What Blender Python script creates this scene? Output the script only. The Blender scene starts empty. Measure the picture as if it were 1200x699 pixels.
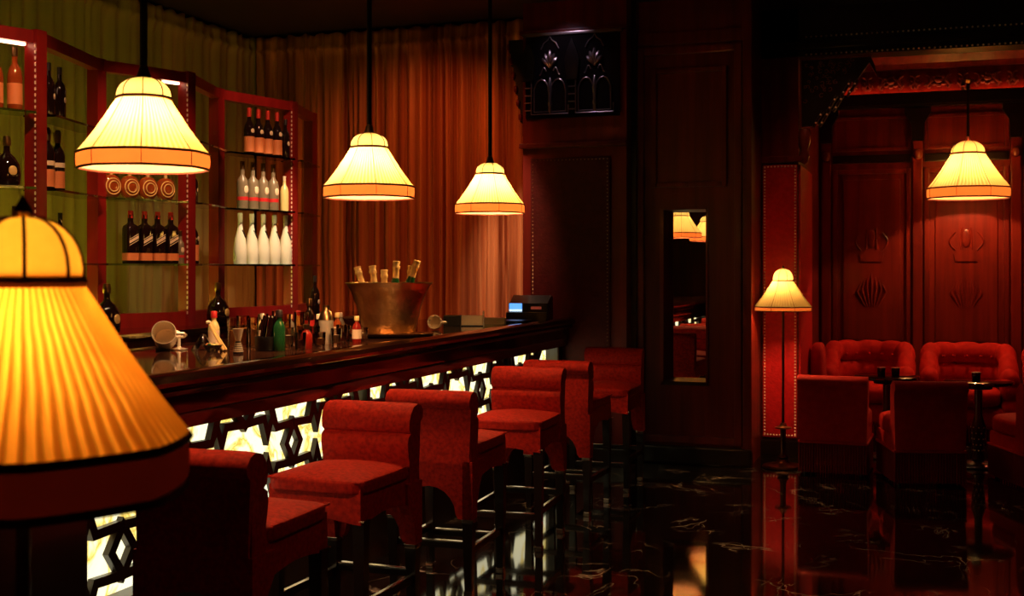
import bpy, bmesh, math, random
from mathutils import Vector, Matrix
random.seed(7)
PI = math.pi
sc = bpy.context.scene
col = sc.collection

# ------------------------------------------------------------------ camera
cd = bpy.data.cameras.new('camera')
cam = bpy.data.objects.new('camera', cd); col.objects.link(cam)
cam.location = (0, 0, 1.55)
cam.rotation_euler = (PI/2, 0, math.atan(480/1400))
cd.sensor_width = 36; cd.lens = 42.0
cd.shift_y = (315-349.5)/1200
cd.clip_start = 0.05; cd.clip_end = 60
cd.dof.use_dof = True; cd.dof.focus_distance = 6.5; cd.dof.aperture_fstop = 5.6
sc.camera = cam
# ------------------------------------------------------------------ world, exposure
w = bpy.data.worlds.new('world'); sc.world = w; w.use_nodes = True
w.node_tree.nodes['Background'].inputs[0].default_value = (0.5, 0.12, 0.08, 1)
w.node_tree.nodes['Background'].inputs[1].default_value = 0.0015
sc.view_settings.view_transform = 'Standard'
sc.view_settings.look = 'None'
sc.view_settings.gamma = 1
sc.view_settings.exposure = 0.0
sc.view_settings.use_curve_mapping = False
BULB = (1.0, 0.56, 0.22)
P_PEND = 34.0
P_LOUNGE = 40.0
P_FLOOR = 28.0
P_NEAR = 4.0

# ------------------------------------------------------------------ materials
M = {}
def mat(name, base, rough=.5, metal=0, spec=.5, coat=0, sheen=0, var=None, vscale=(8,8,8), bump=0, bscale=60, emit=None, estr=0, vlo=.35, vhi=.65, detail=4):
    m = bpy.data.materials.new(name); m.use_nodes = True; M[name] = m
    nt = m.node_tree; b = nt.nodes['Principled BSDF']
    b.inputs['Base Color'].default_value = (*base, 1)
    b.inputs['Roughness'].default_value = rough
    b.inputs['Metallic'].default_value = metal
    b.inputs['Specular IOR Level'].default_value = spec
    b.inputs['Coat Weight'].default_value = coat
    b.inputs['Coat Roughness'].default_value = .08
    if sheen:
        b.inputs['Sheen Weight'].default_value = sheen
        b.inputs['Sheen Tint'].default_value = (1, .12, .06, 1)
        b.inputs['Sheen Roughness'].default_value = .4
    tc = nt.nodes.new('ShaderNodeTexCoord')
    if var:
        mp = nt.nodes.new('ShaderNodeMapping'); mp.inputs['Scale'].default_value = vscale
        nt.links.new(tc.outputs['Object'], mp.inputs[0])
        n = nt.nodes.new('ShaderNodeTexNoise'); n.inputs['Scale'].default_value = 1; n.inputs['Detail'].default_value = detail
        nt.links.new(mp.outputs[0], n.inputs['Vector'])
        r = nt.nodes.new('ShaderNodeValToRGB')
        r.color_ramp.elements[0].position = vlo; r.color_ramp.elements[1].position = vhi
        r.color_ramp.elements[0].color = (*base, 1); r.color_ramp.elements[1].color = (*var, 1)
        nt.links.new(n.outputs['Fac'], r.inputs[0]); nt.links.new(r.outputs[0], b.inputs['Base Color'])
    if bump:
        n2 = nt.nodes.new('ShaderNodeTexNoise'); n2.inputs['Scale'].default_value = bscale
        nt.links.new(tc.outputs['Object'], n2.inputs['Vector'])
        bp = nt.nodes.new('ShaderNodeBump'); bp.inputs['Strength'].default_value = bump; bp.inputs['Distance'].default_value = .01
        nt.links.new(n2.outputs['Fac'], bp.inputs['Height']); nt.links.new(bp.outputs[0], b.inputs['Normal'])
    if emit:
        b.inputs['Emission Color'].default_value = (*emit, 1); b.inputs['Emission Strength'].default_value = estr
    return m

mat('velvet', (.26,.004,.0015), .75, spec=.2, sheen=.10, var=(.46,.012,.003), vscale=(60,60,60), bump=.12, bscale=140)
mat('velvet_lounge', (.40,.005,.003), .8, spec=.2, sheen=.12, var=(.50,.008,.005), vscale=(20,20,20), bump=.06, bscale=90)
mat('leather', (.50,.006,.010), .45, spec=.4, var=(.62,.010,.016), vscale=(30,30,30), bump=.35, bscale=60)
mat('leather_dark', (.06,.003,.002), .5, spec=.2, var=(.08,.004,.003), vscale=(20,20,20), bump=.2, bscale=60)
mat('mahogany', (.10,.004,.002), .4, spec=.28, coat=.0, var=(.17,.010,.004), vscale=(14,14,.9))
mat('mahogany_h', (.085,.008,.004), .34, spec=.5, coat=.25, var=(.15,.016,.006), vscale=(1.2,14,14))
mat('mahogany_warm', (.12,.007,.004), .34, spec=.35, coat=.12, var=(.20,.014,.006), vscale=(14,14,.9))
mat('redwood', (.19,.005,.004), .38, spec=.45, coat=.2, var=(.25,.008,.006), vscale=(18,18,1.2))
mat('dark_lacquer', (.007,.0015,.001), .10, spec=.5, coat=.5, var=(.014,.003,.0015), vscale=(14,1.2,14))
mat('counter_stone', (.035,.012,.007), .06, spec=.5, var=(.06,.02,.01), vscale=(6,6,6))
mat('blackwood', (.012,.004,.003), .3, spec=.5, coat=.3)
mat('ceiling_paint', (.010,.004,.004), .5)
mat('carved', (.17,.02,.010), .4, spec=.5, coat=.2, var=(.23,.035,.015), vscale=(20,20,20))
mat('brass', (.75,.42,.16), .25, metal=1)
mat('dark_brass', (.30,.16,.07), .3, metal=1)
mat('pole_bronze', (.09,.03,.015), .3, metal=1)
mat('bronze', (.85,.60,.28), .32, metal=1, bump=.5, bscale=30, var=(.6,.36,.14), vscale=(9,9,9))
mat('matte_wood', (.006,.002,.002), .8, spec=.1)
mat('iron', (.02,.016,.015), .4, metal=.6)
mat('relief_metal', (.5,.34,.32), .3, metal=.9)
mat('steel', (.95,.8,.6), .25, metal=.55)
mat('cap_metal', (.6,.45,.38), .2, metal=1)
mat('stud', (.95,.70,.55), .4, metal=.35)
mat('strap', (.022,.010,.006), .4, spec=.4, coat=.15)
mat('glass_dark', (.012,.004,.003), .05, spec=.6)
mat('glass_amber', (.28,.045,.008), .05, spec=.6)
mat('glass_green', (.012,.07,.02), .05, spec=.6)
mat('glass_red', (.25,.012,.008), .06, spec=.6)
mat('glass_frost', (.20,.145,.085), .3, spec=.4)
mat('white_bottle', (.95,.86,.64), .3, spec=.5)
mat('yellow_bottle', (.75,.58,.22), .2, spec=.5)
mat('label_orange', (.75,.22,.07), .5)
mat('label_cream', (.85,.6,.38), .5)
mat('label_red', (.55,.02,.02), .4)
mat('label_black', (.02,.01,.01), .4)
mat('foil_gold', (.95,.62,.22), .35, metal=.25)
mat('foil_red', (.6,.03,.02), .35, metal=.3)
mat('gold_drink', (.95,.5,.14), .2)
mat('cream', (.85,.65,.42), .6)
mat('bulb', (1,.8,.5), .4, emit=(1,.72,.35), estr=14)
mat('strip_warm', (1,.7,.5), .4, emit=(1,.50,.30), estr=7)
mat('strip_green', (.8,.8,.2), .4, emit=(.85,.78,.05), estr=34)
mat('strip_red', (1,.3,.1), .4, emit=(1,.36,.12), estr=16)
mat('strip_led', (1,.8,.7), .4, emit=(1,.55,.42), estr=4)
mat('strip_cove_fill', (1,.4,.2), .4, emit=(1,.30,.10), estr=22)
mat('strip_amber', (1,.5,.3), .4, emit=(1,.55,.25), estr=16)
mat('downlight_lens', (1,.5,.4), .4, emit=(1,.25,.15), estr=3)
mat('screen_blue', (.02,.05,.2), .3, emit=(.10,.32,1), estr=1.6)
mat('screen_white', (.6,.7,.8), .3, emit=(.6,.8,1), estr=1.3)
mat('readout_red', (.3,.03,.02), .4, emit=(.5,.08,.04), estr=.35)
mat('plastic_black', (.012,.012,.014), .3)
mat('fringe', (.16,.006,.004), .85, spec=.2)
mat('piping', (.10,.014,.006), .8)

def new_mat(name):
    m = bpy.data.materials.new(name); m.use_nodes = True; M[name] = m
    nt = m.node_tree; nt.nodes.clear()
    o = nt.nodes.new('ShaderNodeOutputMaterial')
    return m, nt, o

# thin clear glass: transparent with a fresnel gloss
def glass(name, tint, gl=.12):
    m, nt, o = new_mat(name)
    t = nt.nodes.new('ShaderNodeBsdfTransparent'); t.inputs[0].default_value = (*tint, 1)
    g = nt.nodes.new('ShaderNodeBsdfGlossy'); g.inputs['Roughness'].default_value = .03
    fr = nt.nodes.new('ShaderNodeFresnel'); fr.inputs[0].default_value = 1.5
    ad = nt.nodes.new('ShaderNodeMath'); ad.operation = 'ADD'; ad.inputs[1].default_value = gl; ad.use_clamp = True
    mx = nt.nodes.new('ShaderNodeMixShader')
    nt.links.new(fr.outputs[0], ad.inputs[0]); nt.links.new(ad.outputs[0], mx.inputs[0])
    nt.links.new(t.outputs[0], mx.inputs[1]); nt.links.new(g.outputs[0], mx.inputs[2]); nt.links.new(mx.outputs[0], o.inputs[0])
glass('glass_clear', (.9,.86,.8))
glass('glass_shelf', (.72,.85,.75), .05)
glass('glass_tint', (.97,.8,.6), .12)
def real_glass(name, c):
    m = mat(name, c, .02); m.node_tree.nodes['Principled BSDF'].inputs['Transmission Weight'].default_value = 1; m.node_tree.nodes['Principled BSDF'].inputs['IOR'].default_value = 1.45
glass('crystal', (.97,.92,.85), .16)

m, nt, o = new_mat('mirror')
g = nt.nodes.new('ShaderNodeBsdfGlossy'); g.inputs['Roughness'].default_value = .0; g.inputs[0].default_value = (.85,.8,.78,1)
nt.links.new(g.outputs[0], o.inputs[0])

# lamp shade cloth: thin silk lit through by its bulb
def shade_mat(name, front, back, pleats=0, depth=.5):
    m, nt, o = new_mat(name)
    tc = nt.nodes.new('ShaderNodeTexCoord')
    n = nt.nodes.new('ShaderNodeTexNoise'); n.inputs['Scale'].default_value = 60
    nt.links.new(tc.outputs['Object'], n.inputs['Vector'])
    fac = n.outputs['Fac']; dark = (back[0]*.86, back[1]*.8, back[2]*.7, 1)
    if pleats:                                             # the silk is doubled where each pleat folds over
        sx = nt.nodes.new('ShaderNodeSeparateXYZ'); nt.links.new(tc.outputs['Object'], sx.inputs[0])
        at = nt.nodes.new('ShaderNodeMath'); at.operation = 'ARCTAN2'; nt.links.new(sx.outputs[1], at.inputs[0]); nt.links.new(sx.outputs[0], at.inputs[1])
        mu = nt.nodes.new('ShaderNodeMath'); mu.operation = 'MULTIPLY'; mu.inputs[1].default_value = pleats; nt.links.new(at.outputs[0], mu.inputs[0])
        n3 = nt.nodes.new('ShaderNodeTexNoise'); n3.inputs['Scale'].default_value = 9; nt.links.new(tc.outputs['Object'], n3.inputs['Vector'])
        m3 = nt.nodes.new('ShaderNodeMath'); m3.operation = 'MULTIPLY'; m3.inputs[1].default_value = 5; nt.links.new(n3.outputs['Fac'], m3.inputs[0])
        ad = nt.nodes.new('ShaderNodeMath'); ad.operation = 'ADD'; nt.links.new(mu.outputs[0], ad.inputs[0]); nt.links.new(m3.outputs[0], ad.inputs[1])
        si = nt.nodes.new('ShaderNodeMath'); si.operation = 'SINE'; nt.links.new(ad.outputs[0], si.inputs[0])
        mr = nt.nodes.new('ShaderNodeMapRange'); mr.inputs[1].default_value = -.6; mr.inputs[2].default_value = .8; nt.links.new(si.outputs[0], mr.inputs[0])
        fac = mr.outputs[0]; dark = (back[0]*depth, back[1]*depth*.8, back[2]*depth*.55, 1)
    mxc = nt.nodes.new('ShaderNodeMix'); mxc.data_type = 'RGBA'
    mxc.inputs[6].default_value = (*back, 1); mxc.inputs[7].default_value = dark
    nt.links.new(fac, mxc.inputs[0])
    t = nt.nodes.new('ShaderNodeBsdfTranslucent'); nt.links.new(mxc.outputs[2], t.inputs[0])
    d = nt.nodes.new('ShaderNodeBsdfDiffuse'); d.inputs[0].default_value = (*front, 1)
    a = nt.nodes.new('ShaderNodeAddShader')
    nt.links.new(t.outputs[0], a.inputs[0]); nt.links.new(d.outputs[0], a.inputs[1]); nt.links.new(a.outputs[0], o.inputs[0])
shade_mat('silk', (.40,.30,.16), (.27,.235,.11), 72, .72)
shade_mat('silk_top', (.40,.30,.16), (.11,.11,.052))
shade_mat('silk_band', (.42,.24,.14), (.11,.034,.010))
shade_mat('silk_floor', (.40,.30,.16), (.15,.125,.05), 60, .6)
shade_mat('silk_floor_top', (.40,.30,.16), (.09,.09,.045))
shade_mat('silk_near', (.25,.12,.03), (.92,.47,.05), 60, .42)
shade_mat('silk_near_top', (.25,.14,.04), (.62,.40,.05))
shade_mat('band_near', (.22,.012,.008), (.02,.002,.001))

# curtain satin
def curtain_mat(name, c1, c2, sc_=(7,7,.12)):
    m, nt, o = new_mat(name)
    tc = nt.nodes.new('ShaderNodeTexCoord')
    mp = nt.nodes.new('ShaderNodeMapping'); mp.inputs['Scale'].default_value = sc_
    nt.links.new(tc.outputs['Object'], mp.inputs[0])
    n = nt.nodes.new('ShaderNodeTexNoise'); n.inputs['Scale'].default_value = 1; n.inputs['Detail'].default_value = 3
    nt.links.new(mp.outputs[0], n.inputs['Vector'])
    r = nt.nodes.new('ShaderNodeValToRGB'); r.color_ramp.elements[0].position = .35; r.color_ramp.elements[1].position = .7
    r.color_ramp.elements[0].color = (*c1,1); r.color_ramp.elements[1].color = (*c2,1)
    nt.links.new(n.outputs['Fac'], r.inputs[0])
    b = nt.nodes.new('ShaderNodeBsdfPrincipled'); b.inputs['Roughness'].default_value = .42
    b.inputs['Specular IOR Level'].default_value = .4
    nt.links.new(r.outputs[0], b.inputs['Base Color']); nt.links.new(b.outputs[0], o.inputs[0])
curtain_mat('satin_olive', (.34,.25,.09), (.55,.42,.16))
curtain_mat('satin_rust', (.20,.034,.009), (.80,.31,.12), (13,13,.10))

# backlit onyx
m, nt, o = new_mat('onyx')
tc = nt.nodes.new('ShaderNodeTexCoord')
n = nt.nodes.new('ShaderNodeTexNoise'); n.inputs['Scale'].default_value = 3.2; n.inputs['Detail'].default_value = 5; n.inputs['Distortion'].default_value = 1.6
nt.links.new(tc.outputs['Object'], n.inputs['Vector'])
r = nt.nodes.new('ShaderNodeValToRGB'); e = r.color_ramp.elements
e[0].position = .30; e[0].color = (1,.93,.60,1); e[1].position = .70; e[1].color = (1,.90,.52,1)
for p, c in ((.44,(1,.9,.55,1)), (.485,(.95,.68,.16,1)), (.50,(.62,.40,.06,1)), (.515,(.95,.72,.2,1)), (.56,(1,.92,.6,1))):
    x = e.new(p); x.color = c
em = nt.nodes.new('ShaderNodeEmission'); em.inputs['Strength'].default_value = 1.55
nt.links.new(n.outputs['Fac'], r.inputs[0]); nt.links.new(r.outputs[0], em.inputs[0]); nt.links.new(em.outputs[0], o.inputs[0])

# black polished marble
m, nt, o = new_mat('marble')
tc = nt.nodes.new('ShaderNodeTexCoord')
b = nt.nodes.new('ShaderNodeBsdfPrincipled'); b.inputs['Roughness'].default_value = .055; b.inputs['Specular IOR Level'].default_value = .6
def vein(scale, thin, rot, stretch):
    mp = nt.nodes.new('ShaderNodeMapping'); mp.inputs['Scale'].default_value = stretch; mp.inputs['Rotation'].default_value = (0,0,rot)
    nt.links.new(tc.outputs['Object'], mp.inputs[0])
    n = nt.nodes.new('ShaderNodeTexNoise'); n.inputs['Scale'].default_value = scale; n.inputs['Detail'].default_value = 4; n.inputs['Distortion'].default_value = .8
    nt.links.new(mp.outputs[0], n.inputs['Vector'])
    s = nt.nodes.new('ShaderNodeMath'); s.operation = 'SUBTRACT'; s.inputs[1].default_value = .5; nt.links.new(n.outputs['Fac'], s.inputs[0])
    a = nt.nodes.new('ShaderNodeMath'); a.operation = 'ABSOLUTE'; nt.links.new(s.outputs[0], a.inputs[0])
    mr = nt.nodes.new('ShaderNodeMapRange'); mr.inputs[1].default_value = 0; mr.inputs[2].default_value = thin; mr.inputs[3].default_value = 1; mr.inputs[4].default_value = 0
    nt.links.new(a.outputs[0], mr.inputs[0])
    n2 = nt.nodes.new('ShaderNodeTexNoise'); n2.inputs['Scale'].default_value = 2.3
    nt.links.new(tc.outputs['Object'], n2.inputs['Vector'])
    m2 = nt.nodes.new('ShaderNodeMapRange'); m2.inputs[1].default_value = .50; m2.inputs[2].default_value = .62
    nt.links.new(n2.outputs['Fac'], m2.inputs[0])
    mu = nt.nodes.new('ShaderNodeMath'); mu.operation = 'MULTIPLY'; nt.links.new(mr.outputs[0], mu.inputs[0]); nt.links.new(m2.outputs[0], mu.inputs[1])
    return mu
v1 = vein(1.1, .012, .5, (1,1.6,1)); v2 = vein(2.2, .008, -.9, (1.7,.8,1))
mx = nt.nodes.new('ShaderNodeMath'); mx.operation = 'MAXIMUM'; nt.links.new(v1.outputs[0], mx.inputs[0]); nt.links.new(v2.outputs[0], mx.inputs[1])
cm = nt.nodes.new('ShaderNodeMix'); cm.data_type = 'RGBA'; cm.inputs[6].default_value = (.006,.0035,.003,1); cm.inputs[7].default_value = (.34,.25,.2,1)
nt.links.new(mx.outputs[0], cm.inputs[0]); nt.links.new(cm.outputs[2], b.inputs['Base Color']); nt.links.new(b.outputs[0], o.inputs[0])

# ------------------------------------------------------------------ mesh helpers
class MB:
    def __init__(s): s.v = []; s.f = []
    def add(s, vs, fs):
        k = len(s.v); s.v += [tuple(p) for p in vs]; s.f += [tuple(i+k for i in f) for f in fs]; return s
    def box(s, x0, x1, y0, y1, z0, z1):
        return s.add([(x,y,z) for z in (z0,z1) for y in (y0,y1) for x in (x0,x1)],
                     [(0,2,3,1),(4,5,7,6),(0,1,5,4),(2,6,7,3),(0,4,6,2),(1,3,7,5)])
    def bbox(s, x0, x1, y0, y1, z0, z1, b=.01):           # box with chamfered edges
        bm = bmesh.new(); bmesh.ops.create_cube(bm, size=1)
        for v in bm.verts: v.co = ((x0+x1)/2+v.co.x*(x1-x0), (y0+y1)/2+v.co.y*(y1-y0), (z0+z1)/2+v.co.z*(z1-z0))
        b = min(b, .45*min(x1-x0, y1-y0, z1-z0))
        bmesh.ops.bevel(bm, geom=bm.edges[:], offset=b, segments=2, affect='EDGES', profile=.7)
        return s.frombm(bm)
    def frombm(s, bm, mtx=None):
        bm.verts.index_update()
        s.add([(mtx @ v.co) if mtx else v.co.copy() for v in bm.verts], [[v.index for v in f.verts] for f in bm.faces]); bm.free(); return s
    def lathe(s, prof, n=24, c=(0,0,0), fn=None, cap=True, mtx=None):
        vs = []; fs = []
        for (r, z) in prof:
            for i in range(n):
                a = 2*PI*i/n; k = fn(a) if fn else 1
                p = Vector((r*k*math.cos(a), r*k*math.sin(a), z))
                if mtx: p = mtx @ p
                vs.append((p.x+c[0], p.y+c[1], p.z+c[2]))
        for j in range(len(prof)-1):
            for i in range(n):
                fs.append((j*n+i, j*n+(i+1)%n, (j+1)*n+(i+1)%n, (j+1)*n+i))
        if cap:
            fs.append(tuple(range(n-1,-1,-1))); q = (len(prof)-1)*n; fs.append(tuple(range(q, q+n)))
        return s.add(vs, fs)
    def tube(s, pts, r, n=8, closed=False):
        pts = [Vector(p) for p in pts]; vs = []; fs = []; m = len(pts)
        ref = None
        for i, p in enumerate(pts):
            a = pts[(i-1) % m] if (closed or i > 0) else p
            b = pts[(i+1) % m] if (closed or i < m-1) else p
            t = (b-a).normalized()
            if ref is None:
                ref = t.cross(Vector((0,0,1)))
                if ref.length < .1: ref = t.cross(Vector((1,0,0)))
            ref = (ref - t*ref.dot(t)).normalized(); q = t.cross(ref)
            rr = r[i] if isinstance(r, (list,tuple)) else r
            for k in range(n):
                A = 2*PI*k/n; vs.append(p + ref*math.cos(A)*rr + q*math.sin(A)*rr)
        for i in range(m if closed else m-1):
            j = (i+1) % m
            for k in range(n): fs.append((i*n+k, i*n+(k+1)%n, j*n+(k+1)%n, j*n+k))
        if not closed:
            fs.append(tuple(range(n-1,-1,-1))); fs.append(tuple(range((m-1)*n, m*n)))
        return s.add(vs, fs)
    def prism(s, poly, axis, a0, a1):                      # poly in the two other axes, in order xyz
        n = len(poly)
        def P(p, a): return {'x':(a,p[0],p[1]), 'y':(p[0],a,p[1]), 'z':(p[0],p[1],a)}[axis]
        return s.add([P(p,a0) for p in poly]+[P(p,a1) for p in poly],
                     [tuple(range(n-1,-1,-1)), tuple(range(n,2*n))]+[(i,(i+1)%n,n+(i+1)%n,n+i) for i in range(n)])
    def sq(s, c, h, n=5, cuts=9, fn=None):                 # rounded cushion
        bm = bmesh.new(); bmesh.ops.create_cube(bm, size=2)
        bmesh.ops.subdivide_edges(bm, edges=bm.edges[:], cuts=cuts, use_grid_fill=True)
        for v in bm.verts:
            p = v.co.copy(); k = (abs(p.x)**n+abs(p.y)**n+abs(p.z)**n)**(1/n); p /= k
            if fn: p = Vector(fn(p))
            v.co = (c[0]+p.x*h[0], c[1]+p.y*h[1], c[2]+p.z*h[2])
        return s.frombm(bm)
    def sweep(s, sections):                                # closed loops of equal length
        n = len(sections[0]); fs = []; vs = []
        for sec in sections: vs += sec
        for j in range(len(sections)-1):
            for i in range(n): fs.append((j*n+i, j*n+(i+1)%n, (j+1)*n+(i+1)%n, (j+1)*n+i))
        fs.append(tuple(range(n-1,-1,-1))); q = (len(sections)-1)*n; fs.append(tuple(range(q,q+n)))
        return s.add(vs, fs)
    def mesh(s, name, m, smooth=False, ang=40):
        me = bpy.data.meshes.new(name); me.from_pydata(s.v, [], s.f); me.update()
        bm = bmesh.new(); bm.from_mesh(me); bmesh.ops.recalc_face_normals(bm, faces=bm.faces[:])
        bm.to_mesh(me); bm.free()
        me.materials.append(M[m])
        if smooth:
            me.polygons.foreach_set('use_smooth', [True]*len(me.polygons))
            try: me.set_sharp_from_angle(angle=math.radians(ang))
            except Exception: pass
        return me
    def build(s, name, m, parent=None, smooth=False, ang=40):
        return obj(name, s.mesh(name, m, smooth, ang), parent)

def obj(name, me, parent=None):
    o = bpy.data.objects.new(name, me); col.objects.link(o)
    if parent: o.parent = parent
    return o
def tag(o, label=None, cat=None, group=None, kind=None):
    if label: o['label'] = label
    if cat: o['category'] = cat
    if group: o['group'] = group
    if kind: o['kind'] = kind
    return o
def thing(name, label, cat, loc=(0,0,0), rz=0, group=None):
    o = bpy.data.objects.new(name, None); col.objects.link(o)
    o.empty_display_size = .1
    o.location = loc; o.rotation_euler = (0,0,rz)
    return tag(o, label, cat, group)
def struct(name, mb, m, label=None, smooth=False):
    return tag(mb.build(name, m, None, smooth), label, None, None, 'structure')
def copy_tree(o, parent=None):
    c = o.copy(); col.objects.link(c); c.parent = parent
    for ch in list(o.children): copy_tree(ch, c)
    return c
def stuff(o): o['kind'] = 'stuff'; return o
def light(name, kind, loc, power, color, parent=None, radius=.03, spot=None, blend=.6, rot=None):
    l = bpy.data.lights.new(name, kind); l.energy = power; l.color = color
    if kind in ('POINT','SPOT'): l.shadow_soft_size = radius
    if spot: l.spot_size = math.radians(spot); l.spot_blend = blend
    o = bpy.data.objects.new(name, l); col.objects.link(o); o.location = loc
    if rot: o.rotation_euler = rot
    if parent: o.parent = parent
    return o

# ------------------------------------------------------------------ the setting
CEIL = 3.7
struct('floor', MB().box(-6.2,4.6,-2.6,12.6,-.1,0), 'marble', 'black polished marble floor with fine pale veins')
struct('ceiling', MB().box(-6.2,4.6,-2.6,12.6,CEIL,CEIL+.1), 'ceiling_paint', 'dark lacquered ceiling')
struct('wall_left', MB().box(-6.2,-6.05,-2.6,12.6,0,CEIL), 'mahogany', 'dark wall behind the drapes')
struct('wall_right', MB().box(4.45,4.6,-2.6,12.6,0,CEIL), 'mahogany', 'dark mahogany side wall')
struct('wall_rear', MB().box(-6.05,4.45,-2.6,-2.45,0,CEIL), 'mahogany', 'dark mahogany wall')
struct('wall_back', MB().box(-6.05,-3.06,9.78,9.9,0,CEIL), 'mahogany', 'dark wall behind the long drape')

# pier that the bar runs into
PY = 9.2
pier = struct('wall_pier', MB().box(-3.06,-2.20,PY,10.4,0,CEIL), 'mahogany', 'mahogany pier at the end of the bar')
MB().bbox(-2.99,-2.33,PY-.02,PY,.15,2.44,.008).build('leather_panel', 'leather_dark', pier)
def studs(name, pts, r, parent, m='stud', nrm=(0,-1,0)):
    mb = MB()
    n = Vector(nrm)
    a = n.cross(Vector((0,0,1)))
    if a.length < .1: a = Vector((1,0,0))
    b = n.cross(a)
    for p in pts:
        p = Vector(p)
        mb.add([p+n*r*.7]+[p+(a*math.cos(k*PI/3)+b*math.sin(k*PI/3))*r for k in range(6)], [(0,1+k,1+(k+1)%6) for k in range(6)])
    return stuff(mb.build(name, m, parent))
def line(p, q, step):
    p, q = Vector(p), Vector(q); k = max(1, int((q-p).length/step)); return [p.lerp(q, i/k) for i in range(k+1)]
studs('nail_heads', line((-2.97,PY-.021,2.42),(-2.35,PY-.021,2.42),.03)+line((-2.97,PY-.021,1.2),(-2.97,PY-.021,2.42),.03)+line((-2.35,PY-.021,.2),(-2.35,PY-.021,2.42),.03), .006, pier, 'dark_brass')
MB().bbox(-3.08,-2.19,PY-.05,PY+.02,2.52,2.56,.01).build('moulding', 'mahogany', pier)
MB().bbox(-3.08,-2.19,PY-.04,PY+.02,3.44,3.47,.01).build('moulding', 'mahogany', pier)
MB().bbox(-3.06,-2.19,PY-.06,PY+.02,0,.14,.015).build('plinth', 'blackwood', pier)

# carved arch relief above the pier
rel = thing('arch_relief', 'dark carved relief of twin pointed arches mounted high on the bar-end pier', 'wall ornament', (-2.65,PY,2.76))
MB().bbox(-.38,.40,-.03,0,0,.66,.01).build('backing', 'matte_wood', rel)
MB().bbox(-.40,.42,-.045,0,.66,.685,.006).build('top_moulding', 'relief_metal', rel)
def arch_outline(cx, w, z0, zs, zt):
    p = [(cx-w,z0),(cx-w,zs)]
    for i in range(1,6):
        t = i/5; p.append((cx-w*math.cos(t*PI/2)**.9 if i < 5 else cx, zs+(zt-zs)*math.sin(t*PI/2)**1.5))
    for (x,z) in p[1:-1][::-1]: p.append((2*cx-x, z))
    p.append((cx+w,z0)); return p
for cx in (-.17,.20):
    fr = MB().tube([(x,-.042,z) for (x,z) in [(cx-.155,.42),(cx-.155,.03),(cx+.155,.03),(cx+.155,.10)]], .006, 6).build('arch_frame', 'relief_metal', rel, True)
    for s in (-1,1):
        MB().tube([(x,-.04,z) for (x,z) in arch_outline(cx+s*.07, .062, .05, .22, .31)], .0055, 6, True).build('arch', 'relief_metal', rel, True)
    MB().lathe([(.0001,0),(.012,.02),(.008,.05),(.02,.08),(.010,.12),(.022,.20),(.012,.28),(.0001,.30)], 8, (cx,-.035,.03)).build('colonette', 'relief_metal', rel, True)
    # fan palmette and finial
    k = MB()
    for j in range(-2,3):
        a = j*.36; L_ = .125-.016*abs(j)
        k.tube([(cx+L_*t*math.sin(a), -.042-.012*math.sin(PI*t), .40+L_*t*math.cos(a)*1.1) for t in (0,.25,.5,.75,1)], [.004,.009,.014,.018,.009], 8)
    for s in (-1,1):
        k.tube([(cx+s*(.03+.055*t), -.045, .375+.03*math.sin(t*5)) for t in [i/8 for i in range(9)]], .005, 6)
    k.build('palmette', 'relief_metal', rel, True)
    MB().tube([(cx-.075,-.04,.55),(cx-.05,-.04,.60),(cx-.015,-.04,.625),(cx,-.04,.655),(cx+.015,-.04,.625),(cx+.05,-.04,.60),(cx+.075,-.04,.55)], .005, 6).build('finial', 'relief_metal', rel, True)
for cx in (-.35,.015):
    MB().prism([(cx-.045,.30),(cx+.045,.30),(cx+.06,.47),(cx+.03,.56),(cx,.63),(cx-.03,.56),(cx-.06,.47)], 'y', -.055, -.03).build('dark_boss', 'blackwood', rel)
    for i in range(5):
        MB().box(cx-.03, cx+.03, -.05, -.03, .06+i*.06, .068+i*.06).build('rung', 'relief_metal', rel)
# stepped corner bracket against the long drape
br = thing('corner_bracket', 'dark stepped bracket between the pier relief and the long drape', 'bracket', (-3.06,PY+.05,2.5))
st = [(-.0,.06),(0,.92)]
prof = [(0,.92),(-.14,.92)]
for i in range(7):
    x = -.14+.02*i; z = .92-.115*(i+1); prof += [(x, z+.02),(x+.02, z)]
prof += [(0,.06)]
MB().prism(prof, 'y', 0, .12).build('stepped_board', 'blackwood', br)
for i in range(6):
    MB().sq((-.135+.02*i,-.01,.86-.115*i),(.016,.02,.03),2.5,4).build('bead','mahogany',br,True)

# mirror wall
WY = 9.45
mw = struct('wall_mirror', MB()
    .box(-2.20,-1.985,WY,10.4,0,CEIL).box(-1.60,-1.265,WY,10.4,0,CEIL)
    .box(-1.985,-1.60,WY,10.4,0,.62).box(-1.985,-1.60,WY,10.4,2.03,CEIL).box(-1.985,-1.60,WY+.2,10.4,.62,2.03), 'mahogany', 'mahogany panelled wall with a narrow mirror')
def frame4(x0,x1,z0,z1,wd,y0,y1,b=.008):
    out = []
    out.append(MB().bbox(x0,x0+wd,y0,y1,z0,z1,b)); out.append(MB().bbox(x1-wd,x1,y0,y1,z0,z1,b))
    out.append(MB().bbox(x0+wd,x1-wd,y0,y1,z0,z0+wd,b)); out.append(MB().bbox(x0+wd,x1-wd,y0,y1,z1-wd,z1,b)); return out
for q in frame4(-2.17,-1.33,.16,3.32,.06,WY-.035,WY): q.build('panel_moulding','mahogany_warm',mw)
for q in frame4(-2.05,-1.45,2.2,3.15,.04,WY-.025,WY): q.build('panel_moulding','mahogany',mw)
MB().bbox(-2.2,-1.3,WY-.03,WY,3.34,3.44,.01).build('cornice','mahogany',mw)
MB().bbox(-2.22,-2.16,WY-.09,WY,0,CEIL,.01).build('corner_post','blackwood',mw)
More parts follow.
